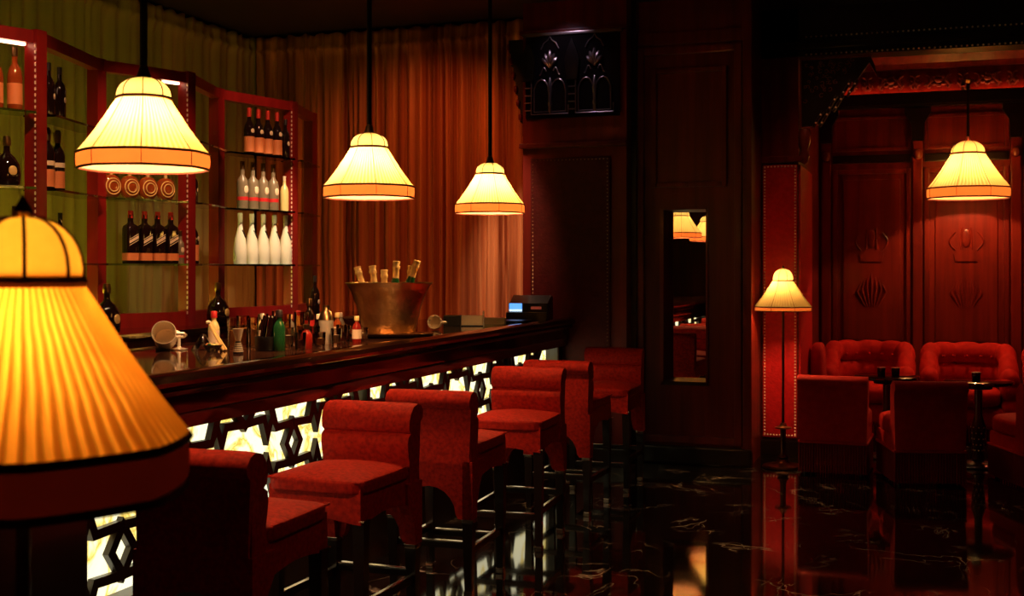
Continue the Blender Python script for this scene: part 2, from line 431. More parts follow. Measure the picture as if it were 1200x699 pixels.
MB().bbox(-1.32,-1.25,WY-.06,WY,0,CEIL,.01).build('corner_post','mahogany',mw)
MB().bbox(-2.16,-1.25,WY-.07,WY,0,.14,.015).build('plinth','blackwood',mw)
mr = thing('wall_mirror_panel', 'tall narrow mirror recessed in the mahogany wall, reflecting the bar lamps', 'mirror', (-1.79,WY,.62))
MB().box(-.165,.19,.148,.155,.0,1.41).build('mirror_glass','mirror',mr)
MB().prism([(-.195,-.012),(-.195,.15),(-.115,.15),(-.165,-.012)],'z',.0,1.41).build('frame_side','mahogany_warm',mr)
MB().prism([(.19,-.012),(.19,.15),(.165,.15),(.175,-.012)],'z',.0,1.41).build('frame_side','mahogany_warm',mr)
MB().prism([(-.012,1.41),(.15,1.41),(.15,1.385),(-.012,1.40)],'x',-.19,.19).build('frame_head','mahogany_warm',mr)
MB().prism([(-.012,0),(.15,0),(.15,.05),(-.012,.03)],'x',-.19,.19).build('frame_sill','blackwood',mr)

# leather pillar at the lounge
LY = 10.1
pl = struct('wall_pillar', MB().box(-1.262,-.963,LY,12.2,0,CEIL), 'mahogany', 'pillar faced with red studded leather')
MB().bbox(-1.25,-.972,LY-.02,LY,.15,2.41,.008).build('leather_panel','leather',pl)
MB().bbox(-.965,-.945,LY+.02,LY+1.1,.15,2.41,.008).build('leather_panel','leather',pl)
for s, xx in ((0,-1.235),(1,-.987)):
    studs('nail_heads', line((xx,LY-.021,.18),(xx,LY-.021,2.39),.026), .0085, pl)
studs('nail_heads', line((-1.235,LY-.021,.17),(-.987,LY-.021,.17),.024)+line((-1.235,LY-.021,2.395),(-.987,LY-.021,2.395),.026), .0085, pl)
MB().bbox(-1.265,-.94,LY-.045,LY+.02,0,.13,.01).build('plinth','blackwood',pl)
MB().bbox(-1.265,-.93,LY-.03,LY+.02,2.43,2.48,.01).build('moulding','mahogany',pl)
# turned corbel under the bracket
MB().lathe([(.0001,-.02),(.03,0),(.045,.05),(.03,.10),(.05,.16),(.055,.24),(.045,.27),(.0001,.27)],14,(-.915,LY+.02,2.43)).build('corbel','carved',pl,True)

# alcove
AY = 12.2
al = struct('wall_alcove', MB().box(-1.2,4.45,AY,AY+.2,0,CEIL), 'mahogany_warm', 'mahogany panelled back wall of the lounge')
PX = [-.89,-.035,.84,1.71,2.58]
for i, x in enumerate(PX):
    MB().bbox(x-.045,x+.045,AY-.06,AY,.1,3.0,.01).build('pilaster','mahogany_warm',al)
    MB().prism([(x-.05,2.78),(x+.05,2.78),(x+.06,2.95),(x+.12,3.05),(x+.12,3.10),(x-.12,3.10),(x-.12,3.05),(x-.06,2.95)],'y',AY-.11,AY).build('capital','blackwood',al)
    MB().lathe([(.0001,0),(.03,.01),(.045,.05),(.03,.09),(.0001,.10)],12,(x,AY-.07,2.60)).build('boss','carved',al,True)
for i in range(len(PX)-1):
    a, b = PX[i]+.06, PX[i+1]-.06
    for q in frame4(a,b,.75,2.52,.045,AY-.03,AY): q.build('panel_moulding','mahogany_warm',al)
    MB().bbox(a+.10,b-.10,AY-.018,AY,.85,2.42,.015).build('raised_panel','mahogany_warm',al)
    MB().bbox(a,b,AY-.04,AY,2.58,2.66,.01).build('rail','blackwood',al)
    for q in frame4(a,b,2.70,3.04,.035,AY-.025,AY): q.build('panel_moulding','mahogany_warm',al)
    # carved urn relief and lower spray
    c = (a+b)/2
    k = MB()
    k.prism([(c-.10,1.62),(c+.10,1.62),(c+.115,1.70),(c+.09,1.73),(c-.09,1.73),(c-.115,1.70)],'y',AY-.03,AY)
    for s in (-1,1):
        k.tube([(c+s*(.10+.05*math.sin(t*PI)),AY-.022,1.73+.17*t) for t in [j/8 for j in range(9)]],.009,6)
        k.tube([(c+s*.05*(1-t*.2),AY-.022,1.74+.20*math.sin(t*PI/2)) for t in [j/6 for j in range(7)]],.010,6)
    k.sq((c,AY-.02,1.84),(.04,.014,.09),2.4,4)
    k.build('carved_urn','mahogany_warm',al,True)
    k = MB()
    for j in range(-3,4):
        k.tube([(c+.02*j,AY-.02,1.18),(c+.045*j,AY-.024,1.32+.02*(3-abs(j))),(c+.035*j,AY-.02,1.40+.035*(3-abs(j)))],[.004,.014,.004],6)
    k.build('carved_spray','mahogany_warm',al,True)
MB().bbox(-1.0,4.45,AY-.10,AY,3.11,3.20,.02).build('cornice','blackwood',al)
MB().bbox(-1.0,4.45,AY-.04,AY,3.20,3.24,.008).build('cornice','carved',al)
MB().bbox(-1.0,4.45,AY-.112,AY-.10,3.13,3.245,.004).build('cornice_lip','blackwood',al)
fz = MB().bbox(-1.0,4.45,AY-.05,AY,3.24,3.47,.01).build('frieze_board','mahogany_warm',al)
# carved frieze: leaves, rosettes, scrolls, one object per scroll unit
unit = MB()
for s in (-1,1):
    pts = [(s*(.03+.055*t)+.03*math.sin(t*7)*s, -.012-.012*math.sin(t*PI), .055*math.cos(t*5)*(1-.3*t)) for t in [i/12 for i in range(13)]]
    unit.tube(pts, [.010+.006*math.sin(i/12*PI) for i in range(13)], 6)
    pts = [(s*(.02+.05*t), -.015, -.05+.02*math.sin(t*6)) for t in [i/8 for i in range(9)]]
    unit.tube(pts, [.006+.010*math.sin(i/8*PI) for i in range(9)], 6)
unit_me = unit.mesh('carved_scroll','carved',True)
ros = MB()
ros.sq((0,-.012,0),(.038,.022,.026),2.2,5)
for i in range(8):
    a = 2*PI*i/8; ros.sq((.062*math.cos(a),-.01,.045*math.sin(a)),(.024,.016,.02),2.2,3)
ros_me = ros.mesh('carved_rosette','carved',True)
for i in range(20):
    x = -.86+.145*i
    o = obj('carved_rosette' if i % 3 == 1 else 'carved_scroll', ros_me if i % 3 == 1 else unit_me, al)
    o.location = (x, AY-.052, 3.355)
cov = [(AY, 3.47),(AY-.08,3.47),(AY-.10,3.52),(AY-.17,3.60),(AY-.30,3.66),(AY-.32,CEIL),(AY,CEIL)]
MB().prism(cov,'x',-.96,4.45).build('cove','mahogany_warm',al)
# front beam
bmw = struct('wall_beam', MB().box(-1.262,4.45,LY,LY+.25,3.30,CEIL), 'blackwood', 'dark beam over the lounge opening with studs')
studs('nail_heads', line((-.9,LY-.001,3.46),(3.5,LY-.001,3.46),.04), .009, bmw)
studs('nail_heads', line((-.9,LY-.001,3.315),(3.5,LY-.001,3.315),.04), .009, bmw)
MB().bbox(-1.26,4.45,LY-.02,LY,3.36,3.42,.01).build('moulding','blackwood',bmw)
# spandrel bracket
sp = thing('spandrel_bracket', 'carved stepped corner bracket under the studded beam on the leather pillar', 'bracket', (-.94,LY-.02,2.71))
poly = [(0,0),(.10,0)]
ns = 4
for i in range(ns):
    x = .10+.11*i; z = .0+.12*i
    poly += [(x+.075,z+.135),(x+.10,z+.10)] if i < ns-1 else [(x+.11,z+.15)]
poly += [(.60,.40),(.585,.48),(.55,.56),(0,.56)]
MB().prism(poly,'y',0,.06).build('spandrel_board','blackwood',sp)
for q in ([(0,-.006,0),(0,-.006,.56)],[(0,-.006,.56),(.56,-.006,.56)],[(0,-.006,0),(.10,-.006,0)]):
    MB().tube(q,.006,6).build('edge_fillet','carved',sp)
for i in range(3):
    x = .10+.11*i; z = .12*i
    mb = MB(); mb.tube([(x,-.02,z+.0),(x+.08,-.02,z+.13)],.012,8); mb.tube([(x+.05,-.02,z-.0),(x+.13,-.02,z+.13)],.012,8); mb.build('stepped_rib','blackwood',sp,True)
    for t in (.25,.75):
        MB().sq((x+.08*t,-.035,z+.13*t),(.008,.006,.008),2,3).build('bead','stud',sp,True)
        MB().sq((x+.05+.08*t,-.035,z+.13*t),(.008,.006,.008),2,3).build('bead','stud',sp,True)
sw = MB()
for i in range(46):
    a = random.random(); bb = random.random()
    x = .02+.40*a; z = .54-.50*bb*(1-a)
    if z < .17 + x*1.0 - .1: continue
    R_ = .014+.008*random.random(); p0 = random.random()*6
    sw.tube([(x+R_*math.cos(p0+t*5)*(1-t*.6),-.004,z+R_*math.sin(p0+t*5)*(1-t*.6)) for t in [j/7 for j in range(8)]],.0035,5)
stuff(sw.build('carved_scrollwork','carved',sp,True))

# ------------------------------------------------------------------ drapes
def drape(name, label, p0, p1, z0, z1, nx, seed, mt, per=(.085,.17)):
    rnd = random.Random(seed)
    p0, p1 = Vector(p0), Vector(p1); L = (p1-p0).length; t = (p1-p0)/L; n = Vector((-t.y, t.x))
    ph = []; x = 0
    knots = []
    while x < L: knots.append((x, rnd.uniform(.5,1.15))); x += rnd.uniform(*per)
    knots.append((L+.05,1))
    def fold(s, zf):
        for i in range(len(knots)-1):
            if knots[i][0] <= s <= knots[i+1][0]:
                u = (s-knots[i][0])/(knots[i+1][0]-knots[i][0]); return .06*knots[i][1]*(math.sin(PI*u)**1.3)
        return 0
    zs = [z0, z0+.6, z0+1.2, z0+1.8, z1-.5, z1-.22, z1-.16, z1-.13, z1-.10, z1-.05, z1]
    vs = []; fs = []
    for j, z in enumerate(zs):
        k = 1 if z < z1-.3 else (.75 if z < z1-.17 else .45)
        pinch = -.02 if abs(z-(z1-.13)) < .01 else 0
        for i in range(nx+1):
            s = L*i/nx; d = fold(s+.012*math.sin(3*z+s*2), z)*k + pinch + .012*math.sin(s*21+z*.6)
            q = p0+t*s+n*d; vs.append((q.x,q.y,z + (.012*math.sin(s*40) if j == len(zs)-1 else 0)))
    m_ = nx+1
    for j in range(len(zs)-1):
        for i in range(nx): fs.append((j*m_+i,j*m_+i+1,(j+1)*m_+i+1,(j+1)*m_+i))
    o = MB().add(vs, fs).build(name, mt, None, True, 80)
    md = o.modifiers.new('thickness','SOLIDIFY'); md.thickness = .006
    return tag(o, label, 'curtain')
drape('drape', 'floor-length satin drape behind the bottle shelves, glowing olive green', (-5.85,2.4),(-5.85,9.74),.02,3.68,620,3,'satin_olive')
drape('drape', 'tall orange-red gathered drape closing the bar beyond the champagne bucket', (-5.82,9.68),(-3.04,9.68),.02,3.68,520,5,'satin_rust',(.045,.12))

# ------------------------------------------------------------------ back counter + shelf screen
bc = thing('back_bar_counter', 'dark wooden back counter under the bottle screen', 'counter', (-4.4,5.9,0))
MB().bbox(-.38,.40,-2.9,2.9,1.16,1.20,.012).build('worktop','dark_lacquer',bc)
MB().box(-.36,.36,-2.86,2.86,.1,1.16).build('carcass','mahogany',bc)
MB().box(-.34,.30,-2.86,2.86,0,.1).build('plinth','blackwood',bc)
for i in range(8):
    y = -2.82+.705*i
    d = MB().bbox(.36,.38,y,y+.68,.14,1.12,.01).build('cabinet_door','mahogany',bc)
    MB().tube([(.395,y+.62,.6),(.395,y+.62,.75)],.006,6).build('handle','brass',d)

V = [(-4.26,3.6),(-4.5,4.3),(-4.26,4.96),(-4.5,5.74),(-4.28,6.31),(-4.48,6.95),(-4.32,7.66),(-4.49,8.27)]
ZB, ZT = 1.20, 2.76
SH = [1.58,1.96,2.34]
ss = thing('bottle_shelf_screen', 'red lacquered zigzag screen with glass bottle shelves on the back counter', 'shelf', (-4.4,5.9,ZB))
O = Vector((-4.4,5.9))
def post(mb, x, y, wd, z0, z1, ang):
    c, s_ = math.cos(ang), math.sin(ang); h = wd/2
    mb.prism([(x+c*a*h-s_*b_*h, y+s_*a*h+c*b_*h) for a,b_ in ((-1,-1),(1,-1),(1,1),(-1,1))],'z',z0,z1)
for i, (x,y) in enumerate(V):
    mb = MB(); post(mb, x-O.x, y-O.y, .075, 0, ZT-ZB, .0); mb.build('post','redwood',ss)
    if i % 2 == 0:
        mb = MB()
        for k in range(46): mb.sq((x-O.x+.030, y-O.y-.0395, .08+k*.031),(.005,.003,.010),3,1)
        stuff(mb.build('beaded_edge','stud',ss))
def slab(p, q, wd, z0, z1, inset=.0):
    p, q = Vector(p), Vector(q); t = (q-p).normalized(); n = Vector((-t.y,t.x))*wd/2; p = p+t*inset; q = q-t*inset
    return MB().prism([(a.x-O.x,a.y-O.y) for a in (p-n,q-n,q+n,p+n)],'z',z0-ZB,z1-ZB)
for i in range(len(V)-1):
    slab(V[i],V[i+1],.06,2.69,2.755,.03).build('top_rail','redwood',ss)
    slab(V[i],V[i+1],.055,ZB+.0,ZB+.085,.03).build('bottom_rail','redwood',ss)
    for z in SH: slab(V[i],V[i+1],.17,z-.012,z,.045).build('glass_shelf','glass_shelf',ss)
    if i in (1,3):
        slab(Vector(V[i]).lerp(Vector(V[i+1]), .2 if i == 1 else .62),V[i+1],.022,2.676,2.688,.06).build('light_strip','strip_warm',ss)
# bottles: one maker, many kinds
def squarish(k):
    def f(a): return 1/((abs(math.cos(a))**k+abs(math.sin(a))**k)**(1/k))
    return f
def bottle(name, label, kind, loc, rz=0, group=None, scale=1.0, mtx_tilt=None):
    t = thing(name, label, 'bottle', loc, rz, group)
    S = scale
    def L(prof, m, part, n=20, fn=None, parent=t):
        return MB().lathe([(r*S,z*S) for r,z in prof], n, (0,0,0), fn).build(part, m, parent, True, 50)
    if kind == 'square':       # whisky: square shoulders, slanted label, orange base label
        f = squarish(7)
        L([(.001,0),(.036,0),(.038,.006),(.038,.205),(.034,.222),(.016,.236),(.0135,.245),(.0135,.29)],'glass_dark','body',28,f)
        L([(.0155,.268),(.0155,.312),(.001,.313)],'foil_red','cap',14)
        L([(.0388,.018),(.0388,.062)],'label_orange','base_label',28,f)
        mb = MB()
        for dz, h in ((0,.004),(.012,.018),(.036,.004)):
            mb.add([(.0392*S,-.030*S,(.105+dz)*S),(.0392*S,.030*S,(.137+dz)*S),(.0392*S,.030*S,(.137+dz+h)*S),(.0392*S,-.030*S,(.105+dz+h)*S)],[(0,1,2,3)])
        mb.build('slanted_label','label_cream',t)
    elif kind == 'round':      # flat round ornate flask
        mb = MB().sq((0,0,.075*S),(.036*S,.070*S,.076*S),2.2,8); mb.build('body','glass_amber',t,True)
        mb = MB()
        for R_ in (.05,.032):
            mb.tube([(.037*S*math.sqrt(max(0,1-(R_/.07)**2))+.002, R_*S*math.cos(a), .075*S+R_*S*math.sin(a)) for a in [2*PI*i/20 for i in range(20)]],.004*S,6,True)
        mb.build('medallion','foil_gold',t,True)
        L([(.012,.145),(.012,.175),(.020,.178),(.020,.205),(.001,.207)],'foil_gold','stopper',14)
        L([(.03,0),(.032,.012),(.02,.016)],'dark_brass','foot',14)
    elif kind == 'vodka':
        L([(.001,0),(.036,0),(.039,.006),(.039,.175),(.034,.205),(.017,.228),(.0145,.24),(.0145,.31)],'glass_frost','body',22)
        L([(.0165,.275),(.0165,.33),(.001,.331)],'dark_brass','cap',14)
        L([(.0395,.06),(.0395,.085)],'label_red','label_band',22)
        mb = MB().sq((.037*S,0,.135*S),(.005*S,.02*S,.028*S),2.2,3); mb.build('emblem','label_cream',t,True)
    elif kind == 'white':
        L([(.001,0),(.040,0),(.045,.008),(.046,.10),(.038,.17),(.020,.24),(.0155,.27),(.0155,.335)],'white_bottle','body',22)
        L([(.017,.285),(.018,.345),(.016,.352),(.001,.353)],'cream','foil',14)
        MB().tube([(.019*S,.0,.235*S),(.030*S,.012*S,.20*S),(.030*S,.02*S,.185*S)],.006*S,6).build('neck_tag','label_black',t,True)
    elif kind == 'cognac':     # orange label, medal on the shoulder
        L([(.001,0),(.034,0),(.037,.006),(.037,.17),(.030,.205),(.016,.235),(.0135,.25),(.0135,.31)],'glass_dark','body',22)
        L([(.0375,.02),(.0375,.125)],'label_orange','label',22)
        L([(.016,.262),(.016,.325),(.001,.326)],'foil_red','cap',14)
        MB().sq((.0345*S,0,.165*S),(.004*S,.017*S,.017*S),2,3).build('medal','label_cream',t,True)
    elif kind == 'dark':
        L([(.001,0),(.034,0),(.036,.006),(.036,.18),(.030,.205),(.014,.235),(.0125,.25),(.0125,.30)],'glass_dark','body',20)
        L([(.0145,.27),(.0145,.315),(.001,.316)],'label_black','cap',14)
        MB().sq((.034*S,0,.12*S),(.004*S,.014*S,.02*S),2,3).build('seal','label_cream',t,True)
    elif kind == 'banded':     # dark shoulders, chevron, large orange label
        L([(.001,0),(.034,0),(.037,.006),(.037,.19),(.030,.215),(.015,.24),(.0135,.25),(.0135,.30)],'glass_dark','body',20)
        L([(.0376,.015),(.0376,.105)],'label_orange','label',20)
        L([(.0376,.125),(.0376,.150)],'label_cream','chevron_band',20)
        L([(.017,.255),(.019,.31),(.012,.325),(.001,.326)],'dark_brass','stopper',14)
    elif kind == 'flask':      # fat decanter with a long stopper
        L([(.001,0),(.05,0),(.062,.015),(.066,.06),(.060,.11),(.04,.145),(.018,.165),(.015,.18),(.015,.20)],'glass_dark','body',22)
        L([(.010,.198),(.019,.205),(.021,.225),(.017,.25),(.001,.252)],'dark_brass','stopper',14)
        MB().sq((.06*S,0,.075*S),(.008*S,.022*S,.026*S),2.2,4).build('crest','foil_gold',t,True)
    elif kind == 'tallamber':
        L([(.001,0),(.032,0),(.035,.006),(.035,.16),(.028,.2),(.014,.225),(.0125,.24),(.0125,.29)],'glass_amber','body',20)
        L([(.0355,.03),(.0355,.13)],'label_orange','label',20)
        L([(.0145,.26),(.0145,.305),(.001,.306)],'dark_brass','cap',14)
    elif kind == 'pale':
        L([(.001,0),(.034,0),(.036,.006),(.036,.17),(.028,.205),(.014,.225),(.0125,.29)],'yellow_bottle','body',20)
        L([(.0145,.26),(.0145,.30),(.001,.301)],'cream','cap',14)
    return t
def on(i, t, lvl, fwd=0):
    p = Vector(V[i]).lerp(Vector(V[i+1]), t); d = (Vector(V[i+1])-Vector(V[i])).normalized(); n = Vector((d.y,-d.x))
    p = p+n*fwd
    return (p.x, p.y, SH[lvl] if lvl >= 0 else ZB+.085), math.atan2(n.y, n.x)
def put(i, t, lvl, kind, name, label, group=None, scale=1.0):
    loc, a = on(i, t, lvl); return bottle(name, label, kind, loc, a, group, scale)
ORD = ['fourth','third','second','first']
for k,t in enumerate((.36,.515,.66,.81)):
    put(3,t,0,'square','whisky_bottle','square dark whisky bottle with slanted label, %s from the small pale bottle'%ORD[k],'row of square whisky bottles')
put(3,.925,0,'vodka','spirit_bottle','pale bottle beside the row of square whisky bottles',None,.62)
for k,t in enumerate((.15,.35,.55,.75)):
    put(3,t,1,'round','cognac_flask','round amber flask with gold medallion above the whisky row, %s from the lit post'%ORD[k],'row of round flasks',.93)
for k,t in enumerate((.42,.545,.675,.805)):
    put(5,t,2,'cognac','cognac_bottle','dark orange-label bottle with medal above the frosted row, %s from the lit post'%ORD[k],'row of orange-label bottles')
put(5,.925,2,'dark','spirit_bottle','dark bottle at the end of the orange-label row',None,.9)
for k,t in enumerate((.33,.47,.61,.75)):
    put(5,t,1,'vodka','vodka_bottle','frosted bottle with red print, %s from the pale yellow bottle'%ORD[k],'row of frosted bottles')
put(5,.91,1,'pale','spirit_bottle','pale yellow bottle at the end of the frosted row',None,.85)
for k,t in enumerate((.30,.455,.61,.765)):
    put(5,t,0,'white','champagne_bottle','white champagne bottle with black neck tag, %s from the half-hidden white one'%ORD[k],'row of white bottles')
put(5,.925,0,'white','champagne_bottle','white bottle half hidden by the post, last of the white row')
put(4,.2,0,'cognac','cognac_bottle','single orange-label bottle between two screen posts on the low shelf',None,.95)
put(4,.22,1,'dark','spirit_bottle','single dark bottle between two screen posts on the middle shelf',None,.7)
put(1,.70,2,'tallamber','amber_bottle','slightly shorter amber bottle with orange label above the squat cognac decanter','pair of amber bottles')
put(1,.84,2,'tallamber','amber_bottle','taller amber bottle with orange label beside the lit screen post','pair of amber bottles',1.05)
put(1,.78,1,'flask','cognac_flask','squat dark cognac decanter under the amber pair',None,1.0)
put(1,.84,0,'dark','spirit_bottle','dark bottle below the squat cognac decanter',None,.9)
put(2,.19,2,'dark','spirit_bottle','dark sealed bottle hugging the post, above the chevron bottles','pair of dark sealed bottles',.9)
put(2,.36,2,'dark','spirit_bottle','dark sealed bottle clear of the post, above the chevron bottles','pair of dark sealed bottles',.9)
put(2,.17,1,'banded','chevron_bottle','dark bottle with pale chevron and tall orange label, hugging the post','pair of chevron bottles')
put(2,.33,1,'banded','chevron_bottle','dark bottle with pale chevron and orange label, clear of the post','pair of chevron bottles')
put(2,.37,0,'dark','spirit_bottle','lone dark bottle on the lowest shelf under the chevron bottles',None,.85)
bottle('decanter','fat black decanter on the back counter under the whisky row','flask',(-4.09,5.30,1.20),0,None,1.08)
bottle('decanter','slim dark bottle half behind the post beside the fat black decanter','dark',(-4.09,5.06,1.20),0,None,1.0)
bottle('decanter','dark decanter on the back counter in front of the white bottles','flask',(-4.09,6.36,1.20),0,None,1.05)
bottle('decanter','slim dark pourer bottle at the far end of the back counter','dark',(-4.07,7.56,1.20),0,None,.95)

# uplight channels
def channel(name, label, p, q, wd, m, hk=1):
    p, q = Vector(p), Vector(q); d = (q-p).normalized(); n = Vector((-d.y,d.x,0))*wd/2
    t = thing(name, label, 'light', p)
    MB().prism([((a-p).x,(a-p).y) for a in (p-n*1.6,q-n*1.6,q+n*1.6,p+n*1.6)],'z',0,.03*hk).build('housing','iron',t)
    MB().prism([((a-p).x,(a-p).y) for a in (p-n,q-n,q+n,p+n)],'z',.03*hk,.045*hk).build('lens',m,t)
    return t
channel('uplight_channel','green uplight channel along the back counter behind the bottle screen',(-4.735,4.0,1.20),(-4.735,7.3,1.20),.03,'strip_green')
channel('uplight_channel','red uplight channel on the floor under the long drape',(-5.3,9.30,0),(-3.8,9.30,0),.12,'strip_red')

# ------------------------------------------------------------------ the bar
Y0, Y1 = 1.6, 9.18
bar = thing('bar_counter', 'long bar with dark moulded counter and backlit star lattice front', 'bar', (-2.9,5.4,0))
bx, by = -2.9, 5.4
def ext(prof, y0=Y0, y1=Y1): return MB().prism([(x-bx,z) for x,z in prof],'y',y0-by,y1-by)
ext([(-3.72,1.10),(-3.72,1.15),(-2.72,1.15),(-2.72,1.10)]).build('worktop','counter_stone',bar)
ext([(-2.72,1.10),(-2.72,1.153),(-2.70,1.162),(-2.655,1.160),(-2.625,1.148),(-2.612,1.128),(-2.618,1.112),(-2.635,1.104)]).build('nosing','dark_lacquer',bar,True,30)
ext([(-2.75,1.104),(-2.640,1.104),(-2.632,1.090),(-2.642,1.074),(-2.655,1.068),(-2.75,1.068)]).build('moulding','dark_lacquer',bar,True,30)
ext([(-2.80,1.068),(-2.665,1.068),(-2.662,1.00),(-2.672,.985),(-2.680,.935),(-2.80,.935)]).build('fascia','dark_lacquer',bar,True,30)
ext([(-3.55,.33),(-3.55,1.10),(-2.86,1.10),(-2.86,.33)]).build('carcass','mahogany',bar)
ext([(-3.5,0),(-3.5,.33),(-2.74,.33),(-2.74,0)]).build('plinth','blackwood',bar)
ext([(-2.84,.33),(-2.84,.935),(-2.83,.935),(-2.83,.33)],3.36,9.18).build('onyx_panel','onyx',bar)
MB().bbox(-2.86-bx,-2.70-bx,Y0-by,3.40-by,.33,.935,.012).build('end_pier','blackwood',bar)
MB().bbox(-2.86-bx,-2.72-bx,9.08-by,9.18-by,.33,.935,.012).build('end_stile','blackwood',bar)
ext([(-2.82,.33),(-2.82,.352),(-2.735,.352),(-2.735,.33)],3.40,9.08).build('bottom_rail','strap',bar)
ext([(-2.82,.926),(-2.82,.94),(-2.74,.94),(-2.74,.926)],3.40,9.08).build('top_rail','strap',bar)
# star lattice, staggered diamonds joined by stepped straps
Q, H2 = .84, .225
dh, dw, th = .092, .066, .036
def ribbon(pts, wd, closed=False):
    """flat strap along pts (y,z) extruded in x from 0 to .04, mitred"""
    P = [Vector(p) for p in pts]; n = len(P); lo = []; hi = []
    for i in range(n):
        a = P[(i-1)%n] if closed or i > 0 else None; b = P[(i+1)%n] if closed or i < n-1 else None
        d1 = (P[i]-a).normalized() if a is not None else None; d2 = (b-P[i]).normalized() if b is not None else None
        if d1 is None: d1 = d2
        if d2 is None: d2 = d1
        m1 = Vector((-d1.y,d1.x)); m2 = Vector((-d2.y,d2.x)); mm = (m1+m2).normalized(); k = wd/2/max(.35, mm.dot(m1))
        lo.append(P[i]-mm*k); hi.append(P[i]+mm*k)
    mb = MB(); vs = []
    for x in (0,.026):
        for L_ in (lo,hi): vs += [(x,p.x,p.y) for p in L_]
    fs = []
    R_ = n if closed else n-1
    for i in range(R_):
        j = (i+1)%n
        fs += [(i,j,n+j,n+i),(2*n+i,3*n+i,3*n+j,2*n+j),(i,2*n+i,2*n+j,j),(n+i,n+j,3*n+j,3*n+i)]
    if not closed: fs += [(0,n,3*n,2*n),(n-1,3*n-1,4*n-1,2*n-1)]
    return mb.add(vs, fs)
dia = ribbon([(0,dh),(dw,0),(0,-dh),(-dw,0)], .036, True).mesh('diamond','strap')
ZZ = [(Q/4-.055,dh-.006),(Q/4-.022,H2/2+.052),(Q/4+.022,H2/2-.052),(Q/4+.055,H2-dh+.006)]
arm = [(0,dh)]+ZZ+[(Q/2,H2-dh)]
armR = ribbon(arm, th).mesh('lattice_strap','strap')
armL = ribbon([(-a,b) for a,b in arm], th).mesh('lattice_strap','strap')
zc = .74
lp = bpy.data.objects.new('star_lattice', None); col.objects.link(lp); lp.parent = bar; lp.location = (-2.80-bx, 0, 0)
for r_ in range(-3,1):
    z = zc+r_*H2
    for c in range(13):
        y = 2.85+Q*c+(Q/2 if r_ % 2 == 0 else 0)
        if not (2.6 < y < 9.1): continue
        if .34 < z < .93 and y > 3.40:
            d = obj('diamond', dia, lp); d.location = (0,y-by,z)
        for me_, sg in ((armR,1),(armL,-1)):
            if z+H2-dh < .94 and z+dh > .36 and 2.9 < y+sg*Q/2 < 9.14:
                o_ = obj('lattice_strap', me_, lp); o_.location = (.0015*sg, y-by, z)
    # top row: stubs that run under the fascia
z = zc
stub = ribbon([(0,dh),(Q/4-.055,dh-.006),(Q/4-.03,.12),(Q/4+.01,.205)], th).mesh('lattice_strap','strap')
stubL = ribbon([(0,dh),(-Q/4+.055,dh-.006),(-Q/4+.03,.12),(-Q/4-.01,.205)], th).mesh('lattice_strap','strap')
vee = ribbon([(Q/2-.09,.205),(Q/2,H2-dh-.01),(Q/2+.09,.205)], th).mesh('lattice_strap','strap')
linkR = ribbon([(Q/2,H2-dh)]+ZZ[::-1], th).mesh('lattice_strap','strap')
linkL = ribbon([(-a,b) for a,b in [(Q/2,H2-dh)]+ZZ[::-1]], th).mesh('lattice_strap','strap')
for c in range(12):
    y = 2.85+Q*c+Q/2
    if y > 8.95 or y < 3.38: continue
    for me_ in (stub, stubL, linkR, linkL)+((vee,) if y+Q/2 < 8.95 else ()):
        o_ = obj('lattice_strap', me_, lp); o_.location = (0,y-by,z)
post_me = MB().bbox(-.01,.05,-.02,.02,.34,.93,.004).mesh('stile','strap')
for y in (5.70,7.98):
    o_ = obj('stile', post_me, lp); o_.location = (0,y-by,0)

